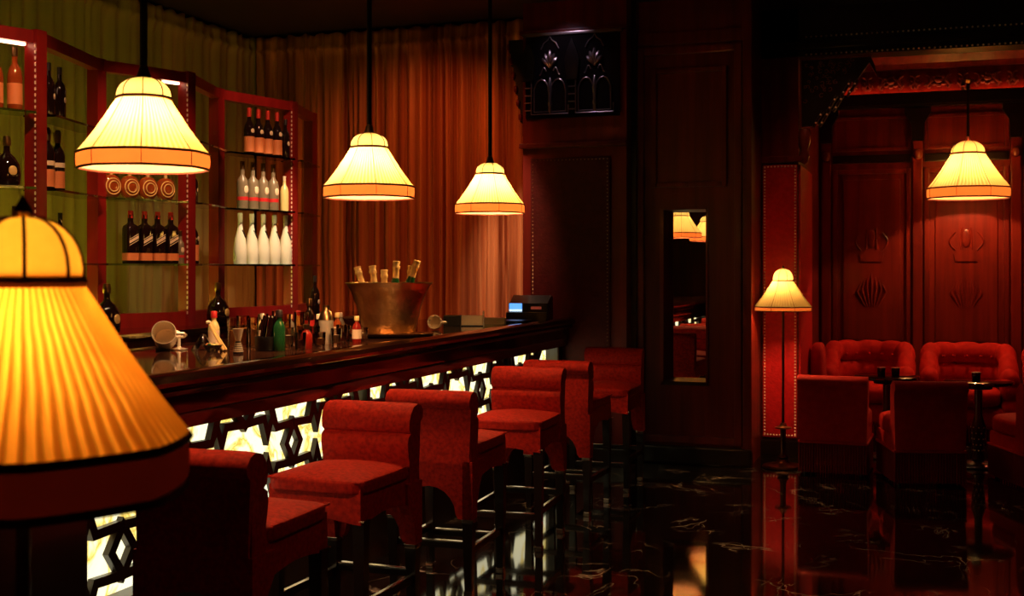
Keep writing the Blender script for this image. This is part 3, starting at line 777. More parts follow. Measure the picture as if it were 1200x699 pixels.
# ------------------------------------------------------------------ bar stools
def make_stool():
    t = thing('bar_stool','','stool')
    W = .215
    # seat
    MB().sq((0,.305,.688),(W+.003,.236,.030),9,9,lambda p:(p.x,p.y,p.z+(1.0*(1-p.x*p.x)*(1-p.y*p.y) if p.z>0 else 0))).build('seat','velvet',t,True,70)
    # skirt with scalloped lower edge
    sk = []
    n = 28
    def zb(s): return .50+.045*(math.cos(2*PI*s)*.5+.5)*-1+.045
    ring_t, ring_b = [], []
    pts = []
    for i in range(n): pts.append((-W+.008+(2*W-.016)*i/n, .525))
    for i in range(n): pts.append((W-.008, .525-.45*i/n))
    for i in range(n): pts.append((W-.008-(2*W-.016)*i/n, .075))
    for i in range(n): pts.append((-W+.008, .075+.45*i/n))
    vs = []; fs = []
    N = len(pts)
    for i,(x,y) in enumerate(pts):
        s = (i % n)/n; zl = .545+.022*(math.sin(PI*s)**1.5)
        vs += [(x,y,.685),(x*1.01,.30+(y-.30)*1.01,zl),(x*.93,.30+(y-.30)*.93,zl),(x*.93,.30+(y-.30)*.93,.685)]
    for i in range(N):
        j = (i+1)%N
        for k in range(4): fs.append((i*4+k,i*4+(k+1)%4,j*4+(k+1)%4,j*4+k))
    MB().add(vs,fs).build('skirt','velvet',t,True,50)
    MB().tube([(x*1.03,.30+(y-.30)*1.03,.712) for x,y in pts[2*n//4*0::2] if y > .12],.004,6,False).build('piping','velvet',t,True)
    # back: side profile swept across the width (outer face at y=0, rolled head leaning back)
    prof = [(.10,.66),(.095,.72),(.105,.76),(.112,.80),(.106,.834),(.080,.848),(.100,.864),(.100,.90),(.088,.935),(.062,.962),(.020,.972),(-.020,.960),(-.040,.932),(-.036,.905),(-.012,.888),(.004,.865),(.006,.80),(.0,.72),(-.004,.62),(-.006,.54),(.05,.54),(.06,.60)]
    secs = []
    for i in range(13):
        u = -1+2*i/12
        k = 1 if abs(u) < .95 else .94
        flare = 1.0
        secs.append([(u*(W*(1-.03*math.sin(PI*min(1,max(0,(z-.54)/.42))))), .035+(y-.035)*k, .76+(z-.76)*(1 if abs(u)<.95 else .985)) for y,z in prof])
    MB().sweep(secs).build('backrest','velvet',t,True,60)
    # outer back panel with arch between the upholstered rear legs
    poly = [(-W*1.02,.37),(-W*1.02+.07,.37)]
    for i in range(11):
        a = PI-PI*i/10; poly.append((.135*math.cos(a), .39+.13*math.sin(a)))
    poly += [(W*1.02-.07,.37),(W*1.02,.37),(W*1.0,.50),(W*.95,.66),(W*.985,.885),(-W*.985,.885),(-W*.95,.66),(-W*1.0,.50)]
    MB().prism(poly,'y',-.012,.03).build('back_panel','velvet',t)
    for s in (-1,1):
        # upholstered leg top, side view with curve
        sp_ = [(-.012,.37),(.055,.37),(.06,.43),(.085,.50),(.13,.56),(.13,.64),(-.012,.64)]
        x0 = s*(W*1.02); x1 = s*(W*1.02-.05)
        MB().prism(sp_,'x',min(x0,x1),max(x0,x1)).build('leg_cover','velvet',t)
    for sx in (-1,1):
        for (yy, zt_) in ((.022,.37),(.49,.56)):
            x = sx*(W-.024)
            l = MB().add([(x-.016*1,yy-.016,0),(x+.016,yy-.016,0),(x+.016,yy+.016,0),(x-.016,yy+.016,0),(x-.026,yy-.026,zt_),(x+.026,yy-.026,zt_),(x+.026,yy+.026,zt_),(x-.026,yy+.026,zt_)],[(0,1,2,3),(4,5,6,7),(0,1,5,4),(1,2,6,5),(2,3,7,6),(3,0,4,7)]).build('leg','blackwood',t)
            c = .0275 if zt_ < .4 else .0272
            if zt_ < .4: MB().bbox(x-.028,x+.028,yy-.028,yy+.028,.350,.372,.004).build('ferrule','cap_metal',l)
            MB().bbox(x-.021,x+.021,yy-.021,yy+.021,0,.03,.004).build('foot_cap','cap_metal',l)
    for (x0,x1,y0,y1,z) in ((-W+.03,W-.03,.478,.502,.20),(-W+.03,W-.03,.012,.034,.255),(-W+.012,-W+.036,.03,.48,.23),(W-.036,W-.012,.03,.48,.23)):
        s_ = MB().bbox(x0,x1,y0,y1,z-.03,z,.004).build('stretcher','blackwood',t)
        MB().bbox(x0+.002,x1-.002,y0-.002,y1+.002,z,z+.006,.002).build('foot_plate','cap_metal',s_)
    studs('nail_heads',[(sx*(W-.004)+dx,.526,.56) for sx in (-1,1) for dx in (-.008,0,.008)],.004,t,'stud',(0,1,0))
    return t
proto = make_stool()
spots = [(-2.20,3.28,0,'red velvet bar stool beside the dark end pier, first of the row'),
         (-2.26,4.75,180,'red velvet bar stool facing the stool beside the end pier'),
         (-2.21,5.24,0,'red velvet bar stool back to back with the second stool along the bar'),
         (-2.19,6.72,180,'red velvet bar stool, fourth along the bar from the end pier'),
         (-2.17,7.20,0,'red velvet bar stool, fifth along the bar, back to back with the fourth'),
         (-2.13,8.56,180,'red velvet bar stool beside the studded pier, last along the bar')]
for i,(x,y,a,lb) in enumerate(spots):
    o = proto if i == 0 else copy_tree(proto)
    o.location = (x,y,0); o.rotation_euler = (0,0,math.radians(a+[1,-2,1,2,-1,1][i])); tag(o,lb,'stool','bar stools facing in pairs along the bar')

# ------------------------------------------------------------------ lamps
def ngon(n, rnd=.5):
    h = PI/n
    def f(a): 
        b = (a+h) % (2*h) - h
        return (1-rnd)*(math.cos(h)/math.cos(b))/1+rnd*1.0
    return f
def make_shade(t, Wd, zb, prop, pleats, mats, sides=8, rot=0, tk=1.0, pamp=.012, ribs=True):
    """silk shade hanging with its lower rim at zb; prop = (band h, cone h, dome h, collar ratio) relative to the width"""
    R_ = Wd/2; bh, ch, dhh, cr = [p*Wd for p in prop[:3]]+[prop[3]]
    poly = ngon(sides,.45)
    n = pleats*6
    def pf(a): return poly(a-rot)*(1+pamp*math.cos(pleats*a))
    z1 = zb+bh; z2 = z1+ch
    cone = []
    for i in range(13):
        u = i/12; r_ = R_*(1-(1-cr)*u); r_ *= 1-.035*math.sin(PI*u)
        cone.append((r_, z1+ch*u))
    MB().lathe(cone, n, (0,0,0), pf, cap=False).build('shade', mats[0], t, True, 80)
    def bf(a): return poly(a-rot)
    MB().lathe([(R_*.985,zb),(R_*1.005,zb+bh*.25),(R_*1.01,zb+bh*.6),(R_*1.0,z1)], 96, (0,0,0), bf, cap=False).build('band', mats[1], t, True, 80)
    dome = [(R_*cr*1.02, z2)]
    for i in range(1,9):
        a = PI/2*i/8; dome.append((R_*cr*1.02*math.cos(a)+.012*math.sin(a), z2+dhh*math.sin(a)))
    def df(a): return 1-.04*abs(math.cos(sides/2*(a-rot)))
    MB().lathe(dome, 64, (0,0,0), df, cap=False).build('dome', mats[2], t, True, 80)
    # trims
    q = .0042*Wd/.42*tk
    for r_, z in ((R_*1.008,z1),(R_*.99,zb+.002),(R_*cr*1.04,z2)):
        MB().tube([(r_*bf(a)*math.cos(a),r_*bf(a)*math.sin(a),z) for a in [2*PI*i/64 for i in range(64)]],q*(1.2 if r_<R_*.9 else 1),6,True).build('trim','piping',t,True)
    for k in range(sides):
        a = rot+PI/sides+2*PI*k/sides; c, s = math.cos(a), math.sin(a); e = bf(a)*1.012
        if ribs: MB().tube([(r_*e*c,r_*e*s,z) for r_,z in cone[::3]],q*.28,5).build('rib','piping',t,True)
        MB().tube([(r_*1.01*c,r_*1.01*s,z) for r_,z in dome],q*.42,5).build('dome_rib','piping',t,True)
        if ribs: MB().tube([(R_*1.015*bf(a)*c,R_*1.015*bf(a)*s,zb),(R_*1.02*bf(a)*c,R_*1.02*bf(a)*s,z1)],q*.3,5).build('band_seam','piping',t,True)
    return z2+dhh
PROP = (.125,.43,.16,.40)
def pendant(name, label, loc, Wd, zb, ztop, power, group, mats, rot=0):
    t = thing(name, label, 'lamp', loc, 0, group)
    top = make_shade(t, Wd, 0, PROP, 72, mats, 8, rot)
    zt = ztop-zb
    MB().tube([(0,0,top-.005),(0,0,zt)],.012,8).build('stem','iron',t,True)
    MB().lathe([(.0001,0),(.03,.004),(.022,.02),(.012,.05),(.0001,.055)],14,(0,0,top-.01)).build('finial','dark_brass',t,True)
    MB().lathe([(.0001,-.035),(.03,-.03),(.055,-.01),(.06,0),(.0001,0)],18,(0,0,zt)).build('ceiling_rose','dark_brass',t,True)
    zbulb = .30*Wd
    b = MB().lathe([(.0001,-.05),(.018,-.045),(.03,-.02),(.03,0),(.02,.03),(.014,.05),(.0001,.05)],14,(0,0,zbulb+.10)).build('bulb','bulb',t,True)
    MB().tube([(0,0,zbulb+.14),(0,0,top)],.014,8).build('lamp_holder','brass',t,True)
    light('bulb_light','POINT',(0,0,zbulb),power,BULB,t,.03)
    return t
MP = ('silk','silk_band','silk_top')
g = 'silk pendants over the bar'
pendant('pendant_lamp','cream pleated silk pendant with orange band, above the stools by the end pier',(-2.41,3.31,1.875),.42,1.875,CEIL,P_PEND,g,MP,.2)
pendant('pendant_lamp','cream pleated silk pendant with orange band, middle of the three over the bar',(-2.41,5.0,1.875),.42,1.875,CEIL,P_PEND,g,MP,.2)
pendant('pendant_lamp','cream pleated silk pendant with orange band, over the bar nearest the long drape',(-2.41,6.63,1.875),.42,1.875,CEIL,P_PEND,g,MP,.2)
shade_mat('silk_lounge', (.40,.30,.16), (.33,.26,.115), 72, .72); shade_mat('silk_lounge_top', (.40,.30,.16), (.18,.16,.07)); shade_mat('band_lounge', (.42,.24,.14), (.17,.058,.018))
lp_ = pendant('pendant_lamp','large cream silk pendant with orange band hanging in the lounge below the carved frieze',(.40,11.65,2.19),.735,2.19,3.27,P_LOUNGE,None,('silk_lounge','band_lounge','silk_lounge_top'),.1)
MB().tube([(0,0,1.07),(0,.50,1.07)],.014,8).build('wall_arm','dark_brass',lp_,True)
MB().lathe([(.0001,0),(.045,.004),(.045,.016),(.0001,.02)],16,(0,0,0),None,True,Matrix.Translation((0,.50,1.07)) @ Matrix.Rotation(PI/2,4,'X')).build('wall_plate','dark_brass',lp_,True)

def floor_lamp(label, loc, Wd, zb, power, mats, pleats, rot, prop, pamp=.014, tk=1.0, ribs=True):
    t = thing('floor_lamp', label, 'lamp', loc, 0)
    hold = bpy.data.objects.new('lamp_head', None); col.objects.link(hold); hold.parent = t; hold.location = (0,0,zb)
    top = make_shade(hold, Wd, 0, prop, pleats, mats, 8, rot, tk=tk, pamp=pamp, ribs=ribs)
    MB().lathe([(.0001,0),(.155,0),(.16,.008),(.15,.022),(.09,.03),(.05,.045),(.035,.07),(.045,.085),(.03,.10),(.022,.12),(.022,.30),(.0001,.30)],28).build('base','pole_bronze',t,True)
    MB().lathe([(.0001,.30),(.06,.305),(.065,.315),(.03,.325),(.018,.35),(.0001,.35)],20).build('collar','dark_brass',t,True)
    MB().tube([(0,0,.34),(0,0,zb+.12)],.010,10).build('pole','pole_bronze',t,True)
    MB().tube([(0,0,.12),(0,0,top)],.006,6).build('harp','brass',hold,True)
    MB().lathe([(.0001,0),(.012,.004),(.015,.02),(.006,.035),(.0001,.045)],12,(0,0,top-.012)).build('finial','brass',hold,True)
    MB().lathe([(.0001,-.045),(.018,-.04),(.028,-.015),(.028,.01),(.018,.035),(.0001,.045)],14,(.045,0,.215)).build('bulb','bulb',hold,True)
    light('bulb_light','POINT',(-.02,0,.19),power,BULB,hold,.05)
    return t
floor_lamp('cream silk floor lamp with brass stand in front of the red leather pillar',(-1.02,9.48,0),.45,1.22,P_FLOOR,('silk_floor','silk_band','silk_floor_top'),60,.1,(.075,.45,.20,.36))
floor_lamp('amber pleated silk floor lamp with dark red hem standing close by the bar',(-1.19,1.36,0),.452,1.235,P_NEAR,('silk_near','band_near','silk_near_top'),60,.35,(.155,.50,.20,.34),.034,1.5,False)

# ------------------------------------------------------------------ things on the bar
ZC = 1.15
def bthing(name, label, cat, x, y, rz=0, z=ZC, group=None): return thing(name, label, cat, (x,y,z), rz, group)
def LT(prof, part, m, parent, n=18, fn=None, c=(0,0,0), mtx=None): return MB().lathe(prof,n,c,fn,True,mtx).build(part,m,parent,True,50)
bk = bthing('champagne_bucket','large flared hammered metal champagne bucket on a dark tray','bucket',-2.94,6.36,.33,ZC+.022)
def oval(a): return 1/math.sqrt((math.cos(a))**2+(math.sin(a)/.62)**2)
LT([(.0001,.0),(.145,0),(.155,.01),(.165,.06),(.19,.16),(.225,.25),(.245,.285),(.256,.292),(.256,.298),(.245,.298),(.222,.25),(.185,.16),(.158,.06),(.14,.02),(.0001,.02)],'bowl','bronze',bk,40,oval)
LT([(.0001,.02),(.14,.021),(.20,.21),(.0001,.215)],'ice','glass_clear',bk,30,oval)
tr = bthing('tray','dark oval tray under the champagne bucket','tray',-2.94,6.36,.33)
LT([(.0001,0),(.21,0),(.255,.012),(.262,.022),(.25,.021),(.205,.010),(.0001,.010)],'tray_plate','blackwood',tr,36,oval)
LT([(.250,.0205),(.262,.0215),(.264,.025),(.25,.0235)],'tray_rim','dark_brass',tr,36,oval)
def champagne(label, sx, sy, tilt, h):
    c, q = math.cos(.33), math.sin(.33)
    t = thing('champagne_bottle', label, 'bottle', (-2.94+c*sx-q*sy, 6.36+q*sx+c*sy, ZC+.05), .33, 'champagne bottles in the bucket')
    t.rotation_euler = (0,tilt,.33)
    LT([(.0001,0),(.030,0),(.034,.01),(.034,h-.19),(.028,h-.14),(.018,h-.09),(.0165,h-.08),(.0001,h-.08)],'body','glass_green',t,18)
    LT([(.0345,h-.22),(.0345,h-.19),(.030,h-.148),(.0215,h-.115),(.0190,h-.09),(.0185,h-.05),(.022,h-.045),(.022,h-.03),(.019,h-.025),(.022,h-.004),(.018,h),(.0001,h)],'gold_foil','foil_gold',t,16)
champagne('champagne bottle with gold foil at the bucket end nearest the green glasses, tilted outward',-.085,0,-.27,.375)
champagne('champagne bottle with gold foil, second in the bucket, nearly upright',-.06,.03,-.11,.37)
champagne('short-standing champagne bottle with gold foil in the middle of the bucket',-.02,-.04,-.01,.345)
champagne('tall upright champagne bottle with gold foil beside the leaning one',.025,.0,.05,.395)
champagne('champagne bottle with gold foil leaning far out towards the drape',.035,-.05,.33,.42)
champagne('champagne bottle with gold foil just behind the far-leaning one',.085,.03,.12,.37)

def tumbler(label, x, y, r, h, m='glass_clear', fill=None, group=None, rot=None, name='tumbler'):
    t = bthing(name,label,'glass',x,y,0,ZC,group)
    MB().lathe([(.0001,0),(r*.8,0),(r*.85,.004),(r,h),(r*.93,h),(r*.76,.012),(.0001,.012)],12 if m=='crystal' else 20).build('glass_wall',m,t,m!='crystal',50)
    if fill: LT([(.0001,.013),(r*.75,.013),(r*.83,h*.6),(.0001,h*.6)],'drink',fill,t,18)
    if rot: t.rotation_euler = rot[0]; t.location.z += rot[1]
    return t
# steel mug lying on its side
mg = bthing('steel_mug','polished steel mug tipped on its side by the near floor lamp','mug',-3.50,4.98,0); mg.location.z = ZC+.055
mg.rotation_euler = (1.25,0,.55)
LT([(.0001,0),(.05,0),(.055,.006),(.052,.03),(.058,.07),(.055,.12),(.058,.125),(.054,.125),(.051,.07),(.046,.01),(.0001,.01)],'cup','steel',mg,24)
MB().tube([(.055,0,.10),(.09,0,.10),(.10,0,.07),(.09,0,.04),(.055,0,.035)],.007,8).build('handle','steel',mg,True)
# chrome holder with a small spout
st_ = bthing('pourer_stand','small chrome pourer standing on the bar beside the tipped mug','pourer',-3.45,5.02)
LT([(.0001,0),(.04,0),(.042,.006),(.012,.012),(.008,.02),(.008,.09),(.0001,.09)],'stand','steel',st_,16)
MB().tube([(0,0,.085),(-.02,-.03,.10),(-.05,-.03,.095)],.008,8).build('spout','steel',st_,True)
MB().tube([(-.02,-.04,.008),(-.09,-.06,.008)],.008,8).build('spoon_rest','steel',st_,True)
cn = bthing('cone_glass','empty cone-shaped cocktail glass upside down on the bar','glass',-3.34,5.06)
LT([(.0001,0),(.055,0),(.057,.003),(.012,.075),(.006,.08),(.0001,.08)],'bowl','glass_clear',cn,22)
kinds = []
def bitters(label, x, y, body, cap, lab, r=.022, h=.13, group=None):
    t = bthing('bitters_bottle',label,'bottle',x,y,random.uniform(0,6),ZC,group)
    LT([(.0001,0),(r*.95,0),(r,.005),(r,h*.58),(r*.7,h*.70),(r*.42,h*.76),(r*.42,h*.9),(.0001,h*.9)],'body',body,t,16)
    LT([(r*.55,h*.84),(r*.55,h),(r*.45,h*1.02),(.0001,h*1.02)],'cap',cap,t,12)
    if lab: LT([(r*1.02,h*.14),(r*1.02,h*.5)],'label',lab,t,16)
    return t
bitters('pale bottle with a bright red cap beside the upturned cone glass',-3.33,5.14,'yellow_bottle','label_red','label_cream',.028,.185)
bitters('slim green bottle with black ringed cap amid the bar glasses',-2.95,5.12,'glass_green','label_black',None,.030,.195)
bitters('small red bottle beside the slim green bottle',-2.90,5.30,'glass_red','dark_brass',None,.03,.12)
bitters('little dark dasher bottle behind the straw bundle',-3.22,5.42,'glass_dark','steel','label_cream',.022,.165)
bitters('tall brown bottle with wide cap behind the red bottle',-3.20,5.88,'glass_dark','dark_brass','label_red',.030,.23)
bitters('amber dasher bottle with gold cap by the tray',-3.10,6.02,'glass_amber','foil_gold','label_cream',.024,.15)
bitters('red-capped dasher bottle by the tray',-3.20,6.08,'glass_dark','label_red','label_orange',.024,.16)
bitters('dark red bottle near the champagne tray',-3.08,5.84,'glass_red','label_black',None,.03,.17)
bitters('squat black bottle with cream seal near the champagne tray',-3.04,5.70,'glass_dark','cream','label_black',.033,.155)
bitters('orange dasher bottle at the tray edge',-3.26,6.18,'glass_amber','label_red','label_orange',.022,.16)
bitters('clear-labelled dasher bottle behind the champagne tray',-3.22,6.30,'glass_frost','steel','label_cream',.022,.14)
gl = 'gold-lit mixing glasses'
tumbler('slim mixing glass with amber drink beside the gold tongs',-3.24,5.17,.030,.155,'glass_tint','gold_drink',gl,name='mixing_glass')
tumbler('widest mixing glass with amber drink behind the straw holder',-3.27,5.31,.034,.16,'glass_tint','gold_drink',gl,name='mixing_glass')
tumbler('narrow mixing glass with pale drink behind the straw holder',-3.20,5.30,.026,.155,'glass_tint','label_cream',gl,name='mixing_glass')
gt = 'cut crystal tumblers among the bar bottles'
ords = ['first','second','third','fourth','fifth','sixth','seventh','eighth','ninth','tenth','eleventh','twelfth']
tum = sorted([(-3.10,5.26),(-3.06,5.40),(-2.98,5.42),(-2.91,5.46),(-3.0,5.57),(-2.88,5.20),(-3.14,5.62),(-2.90,5.62),(-2.95,5.78),(-3.0,5.92),(-2.92,5.98)], key=lambda p:-p[1])
for i,(x,y) in enumerate(tum):
    tumbler('short cut crystal tumbler, %s from the champagne tray along the bar'%ords[i],x,y,.030,.075+.012*(i%3),'crystal',['gold_drink','glass_amber','glass_red'][i%3] if i%4 else 'cream',gt)
for i,(x,y,d_) in enumerate(((-3.12,5.48,'beside the little dark dasher bottle'),(-3.05,5.50,'behind the steel shaker'),(-3.16,5.76,'beside the tall brown bottle'),(-3.24,5.60,'behind the crystal tumblers'))):
    tumbler('tall gilded tumbler '+d_,x,y,.028,.165+.01*(i%2),'glass_tint','gold_drink' if i%2 else 'label_orange','tall gilded tumblers',name='highball_glass')
for i,(x,y,m_,c_,d_) in enumerate([(-3.30,5.45,'glass_frost','steel','behind the widest mixing glass'),(-3.34,5.60,'yellow_bottle','dark_brass','behind the little dark dasher bottle'),(-3.32,5.76,'glass_amber','foil_gold','behind the tall gilded tumblers'),(-3.36,5.95,'glass_frost','foil_gold','behind the tall brown bottle'),(-3.14,5.36,'yellow_bottle','steel','between the crystal tumblers and mixing glasses'),(-3.02,5.76,'glass_amber','steel','beside the squat black bottle'),(-2.90,5.86,'glass_red','foil_gold','in front of the dark red bottle'),(-3.40,6.12,'yellow_bottle','label_red','beyond the orange dasher bottle')]):
    bitters('small syrup flask '+d_,x,y,m_,c_,'label_cream' if i%3==0 else None,.025+.003*(i%2),.14+.015*(i%3),'syrup flasks')
# shaker, jigger, tongs
sh = bthing('cocktail_shaker','tall steel cocktail shaker behind the green bottle','shaker',-2.98,5.66)
LT([(.0001,0),(.032,0),(.034,.004),(.040,.13),(.0001,.13)],'tin','steel',sh,22)
LT([(.0405,.128),(.030,.17),(.018,.18),(.018,.205),(.0001,.207)],'lid','dark_brass',sh,22)
jg = bthing('jigger','black and chrome banded jigger by the straw bundle','jigger',-3.03,4.88)
LT([(.0001,0),(.022,0),(.024,.003),(.012,.06),(.0001,.06)],'lower_cup','plastic_black',jg,18)
LT([(.012,.06),(.026,.118),(.024,.118),(.010,.064),(.0001,.064)],'upper_cup','steel',jg,18)
for i in range(5):
    LT([(.0255-.0022*i,.010+.009*i),(.0262-.0022*i,.013+.009*i),(.025-.0022*i,.016+.009*i)],'band','steel',jg,18)
tg = bthing('bar_tongs','gold bar tongs leaning on the amber mixing glass','tongs',-3.17,5.02)
for s in (-1,1): MB().tube([(-.02,s*.012,.006),(-.08,s*.006,.09),(-.11,0,.135)],.006,6).build('arm','foil_gold',tg,True)
MB().sq((-.113,0,.138),(.012,.012,.010),2.2,4).build('hinge','cream',tg,True)
# bundle of dark straws in a holder
sb = bthing('straw_holder','black holder packed with leaning dark straws','holder',-3.02,5.12)
LT([(.0001,0),(.05,0),(.055,.004),(.058,.07),(.054,.07),(.05,.006),(.0001,.006)],'cup','plastic_black',sb,20)
for i in range(18):
    a = random.uniform(0,2*PI); r_ = .042*math.sqrt(random.random()); k = .35+.2*random.random()
    MB().tube([(r_*math.cos(a),r_*math.sin(a),.008),(r_*math.cos(a)*1.1+.03*k,r_*math.sin(a)*1.1+.06*k,.15+.03*random.random())],.0055,6).build('straw','glass_dark',sb,True)
sd = bthing('garnish_bowl','small glass bowl of citrus garnish beside the red-capped bottle','bowl',-3.22,4.96)
LT([(.0001,0),(.025,0),(.03,.006),(.05,.035),(.046,.035),(.026,.010),(.0001,.010)],'bowl','glass_clear',sd,20)
for i in range(7):
    a = 2*PI*i/7; MB().sq((.022*math.cos(a),.022*math.sin(a),.03),(.013,.009,.012),2.2,3).build('citrus_slice',['yellow_bottle','label_orange','glass_green'][i%3],sd,True)
# far end of the counter
fg = bthing('steel_mug','small steel mug lying on its side beyond the champagne tray','mug',-3.0,7.22); fg.location.z = ZC+.046; fg.rotation_euler = (1.45,0,.25)
LT([(.0001,0),(.042,0),(.045,.006),(.043,.04),(.046,.085),(.043,.085),(.038,.01),(.0001,.01)],'cup','steel',fg,22)
MB().tube([(.044,0,.07),(.07,0,.068),(.075,0,.045),(.07,0,.025),(.044,0,.02)],.006,8).build('handle','steel',fg,True)
nc = bthing('napkin_caddy','black bar caddy with cream napkins on the far counter','caddy',-3.02,7.78,.3)
MB().bbox(-.14,-.02,-.07,.07,0,.075,.006).build('box','plastic_black',nc)
for i in range(6): MB().box(-.015,.13,-.065,.065,.008+i*.011,.017+i*.011).build('napkin','cream',nc)
MB().bbox(-.018,.135,-.07,.07,0,.007,.003).build('tray','plastic_black',nc)
MB().bbox(.128,.140,-.012,.012,.0,.105,.003).build('clip','steel',nc)
n2 = bthing('napkin_stack','low stack of pale napkins beyond the black caddy','napkins',-2.93,8.15,.25)
for i in range(4): MB().box(-.08,.08,-.07,.07,i*.011,.009+i*.011).build('napkin','cream',n2)
mn = bthing('bar_mat','flat dark bar mat on the far counter by the cash register','mat',-3.0,8.52,0)
MB().bbox(-.22,.2,-.12,.12,0,.012,.004).build('mat','plastic_black',mn)
# cash register
ps = bthing('cash_register','black cash register with glowing blue screen against the pier','register',-2.90,8.92,.15)
MB().prism([(-.16,0),(.17,0),(.17,.085),(-.16,.06)],'x',-.17,.15).build('base','plastic_black',ps)
MB().prism([(-.12,.062),(.15,.082),(.15,.175),(.05,.19),(-.12,.13)],'x',-.15,.15).build('housing','plastic_black',ps)
scn = MB().bbox(-.155,-.045,-.128,-.120,.062,.135,.002).build('screen_bezel','plastic_black',ps)
MB().box(-.150,-.05,-.131,-.128,.085,.13).build('screen','screen_blue',scn)
MB().box(-.150,-.05,-.131,-.128,.067,.084).build('status_bar','screen_white',scn)
MB().box(.02,.10,-.132,-.10,.085,.105).build('readout','readout_red',ps)

# ------------------------------------------------------------------ lounge seating
def fringe(parent, pts, z0, z1, wd, closed=True):
    mb = MB(); rnd = random.Random(2)
    for (x,y) in pts:
        r_ = wd*rnd.uniform(.8,1.1)
        mb.lathe([(r_*.7,z1),(r_,z1-.03),(r_*.9,z0+.03),(r_*1.25,z0+rnd.uniform(0,.008)),],6,(x,y,0))
    return stuff(mb.build('fringe','fringe',parent,True,60))
def perim(x0,x1,y0,y1,step):
    p = []
    for a,b in (((x0,y0),(x1,y0)),((x1,y0),(x1,y1)),((x1,y1),(x0,y1)),((x0,y1),(x0,y0))):
        L_ = math.dist(a,b); k = int(L_/step)
        for i in range(k): p.append((a[0]+(b[0]-a[0])*i/k, a[1]+(b[1]-a[1])*i/k))
    return p
def make_chair():
    t = thing('lounge_chair','','chair')
    W = .255
    prof = [(.16,.30),(.14,.44),(.125,.58),(.12,.66),(.09,.715),(.045,.745),(-.01,.745),(-.045,.72),(-.05,.69),(-.03,.672),(-.015,.65),(-.012,.5),(-.0,.26),(.14,.26)]
    secs = []
    for i in range(13):
        u = -1+2*i/12; k = 1 if abs(u) < .95 else .92
        secs.append([(u*W*(1-.04*(1-min(1,max(0,(z-.26)/.4)))), .05+(y-.05)*k, z) for y,z in prof])
    MB().sweep(secs).build('backrest','velvet_lounge',t,True,60)
    MB().sq((0,.36,.40),(W*.98,.26,.075),5,8,lambda p:(p.x,p.y,p.z+(.22*(1-p.x*p.x)*(1-p.y*p.y) if p.z>0 else 0))).build('seat','velvet_lounge',t,True,70)
    MB().bbox(-W*.95,W*.95,.01,.60,.235,.345,.02).build('seat_base','velvet_lounge',t)
    MB().tube([(x,y,.245) for x,y in perim(-W*.97,W*.97,-.0,.605,.03)],.010,6,True).build('braid','velvet_lounge',t,True)
    fringe(t, perim(-W*.95,W*.95,.005,.60,.019), .015, .24, .009)
    for sx in (-1,1):
        for y in (.05,.55): LT([(.0001,0),(.014,0),(.022,.22),(.0001,.24)],'leg','blackwood',t,10,None,(sx*(W-.05),y,0))
    return t
ch = make_chair()
gch = 'fringed lounge chairs'
for i,(x,y,a,lb) in enumerate([(-.63,9.22,-2,'red velvet fringed chair beside the brass floor lamp'),
                               (.06,9.0,14,'red velvet fringed chair between the two pedestal tables'),
                               (.91,9.12,20,'red velvet fringed chair turned towards the studded pedestal table')]):
    o = ch if i == 0 else copy_tree(ch); o.location = (x,y,0); o.rotation_euler = (0,0,math.radians(a)); tag(o,lb,'chair',gch)

def make_tub():
    t = thing('tub_armchair','','armchair')
    # U path of two stacked tufted rolls
    path = []
    for i in range(9): path.append((-.335,-.32+.42*i/8))
    for i in range(1,16):
        a = PI-PI*i/16; path.append((.335*math.cos(a), .10+.27*math.sin(a)))
    for i in range(9): path.append((.335,.10-.42*i/8))
    P = [Vector(p) for p in path]; N = len(P)
    # resample finer
    Pf = []
    for i in range(N-1):
        for k in range(3): Pf.append(P[i].lerp(P[i+1],k/3))
    Pf.append(P[-1]); N = len(Pf)
    def roll(zc_fn, rz, rx, tuft, part, off=0):
        secs = []
        for i,p in enumerate(Pf):
            a = Pf[max(0,i-1)]; b = Pf[min(N-1,i+1)]; d = (b-a).normalized(); n = Vector((-d.y,d.x))
            f = i/(N-1); e = 1-.55*(abs(2*f-1)**24)
            zc_ = zc_fn(f); sec = []
            tf = 1-.10*tuft*abs(math.cos(f*PI*9))**6
            for k in range(16):
                A = 2*PI*k/16; q = p - n*off + n*(rx*math.cos(A)*e*tf); sec.append((q.x,q.y,zc_+rz*math.sin(A)*e*tf))
            secs.append(sec)
        return MB().sweep(secs).build(part,'velvet_lounge',t,True,70)
    sm = lambda f: min(1,max(0,(.42-abs(f-.5))/.22))
    roll(lambda f:.56+.20*(sm(f)**2*(3-2*sm(f))), .105, .085, 1.4, 'top_roll')
    roll(lambda f:.46+.11*(sm(f)**2*(3-2*sm(f))), .12, .078, 1, 'middle_roll')
    roll(lambda f:.30, .14, .075, .3, 'base_roll')
    MB().sq((0,-.06,.40),(.27,.30,.085),4,8,lambda p:(p.x,p.y,p.z+(.25*(1-p.x*p.x)*(1-p.y*p.y) if p.z>0 else 0))).build('seat','velvet_lounge',t,True,70)
    MB().sq((0,.05,.22),(.36,.36,.11),6,6).build('seat_base','velvet_lounge',t,True,70)
    for i in range(5):
        a = PI*(.2+.15*i); MB().sq((.255*math.cos(a),.08+.20*math.sin(a),.735),(.014,.014,.014),2,3).build('button','velvet_lounge',t,True)
    fringe(t, [(.36*math.cos(2*PI*i/80),.04+.35*math.sin(2*PI*i/80)) for i in range(80)], .01, .16, .011)
    return t
tb = make_tub()
gtb = 'tufted tub armchairs along the lounge wall'
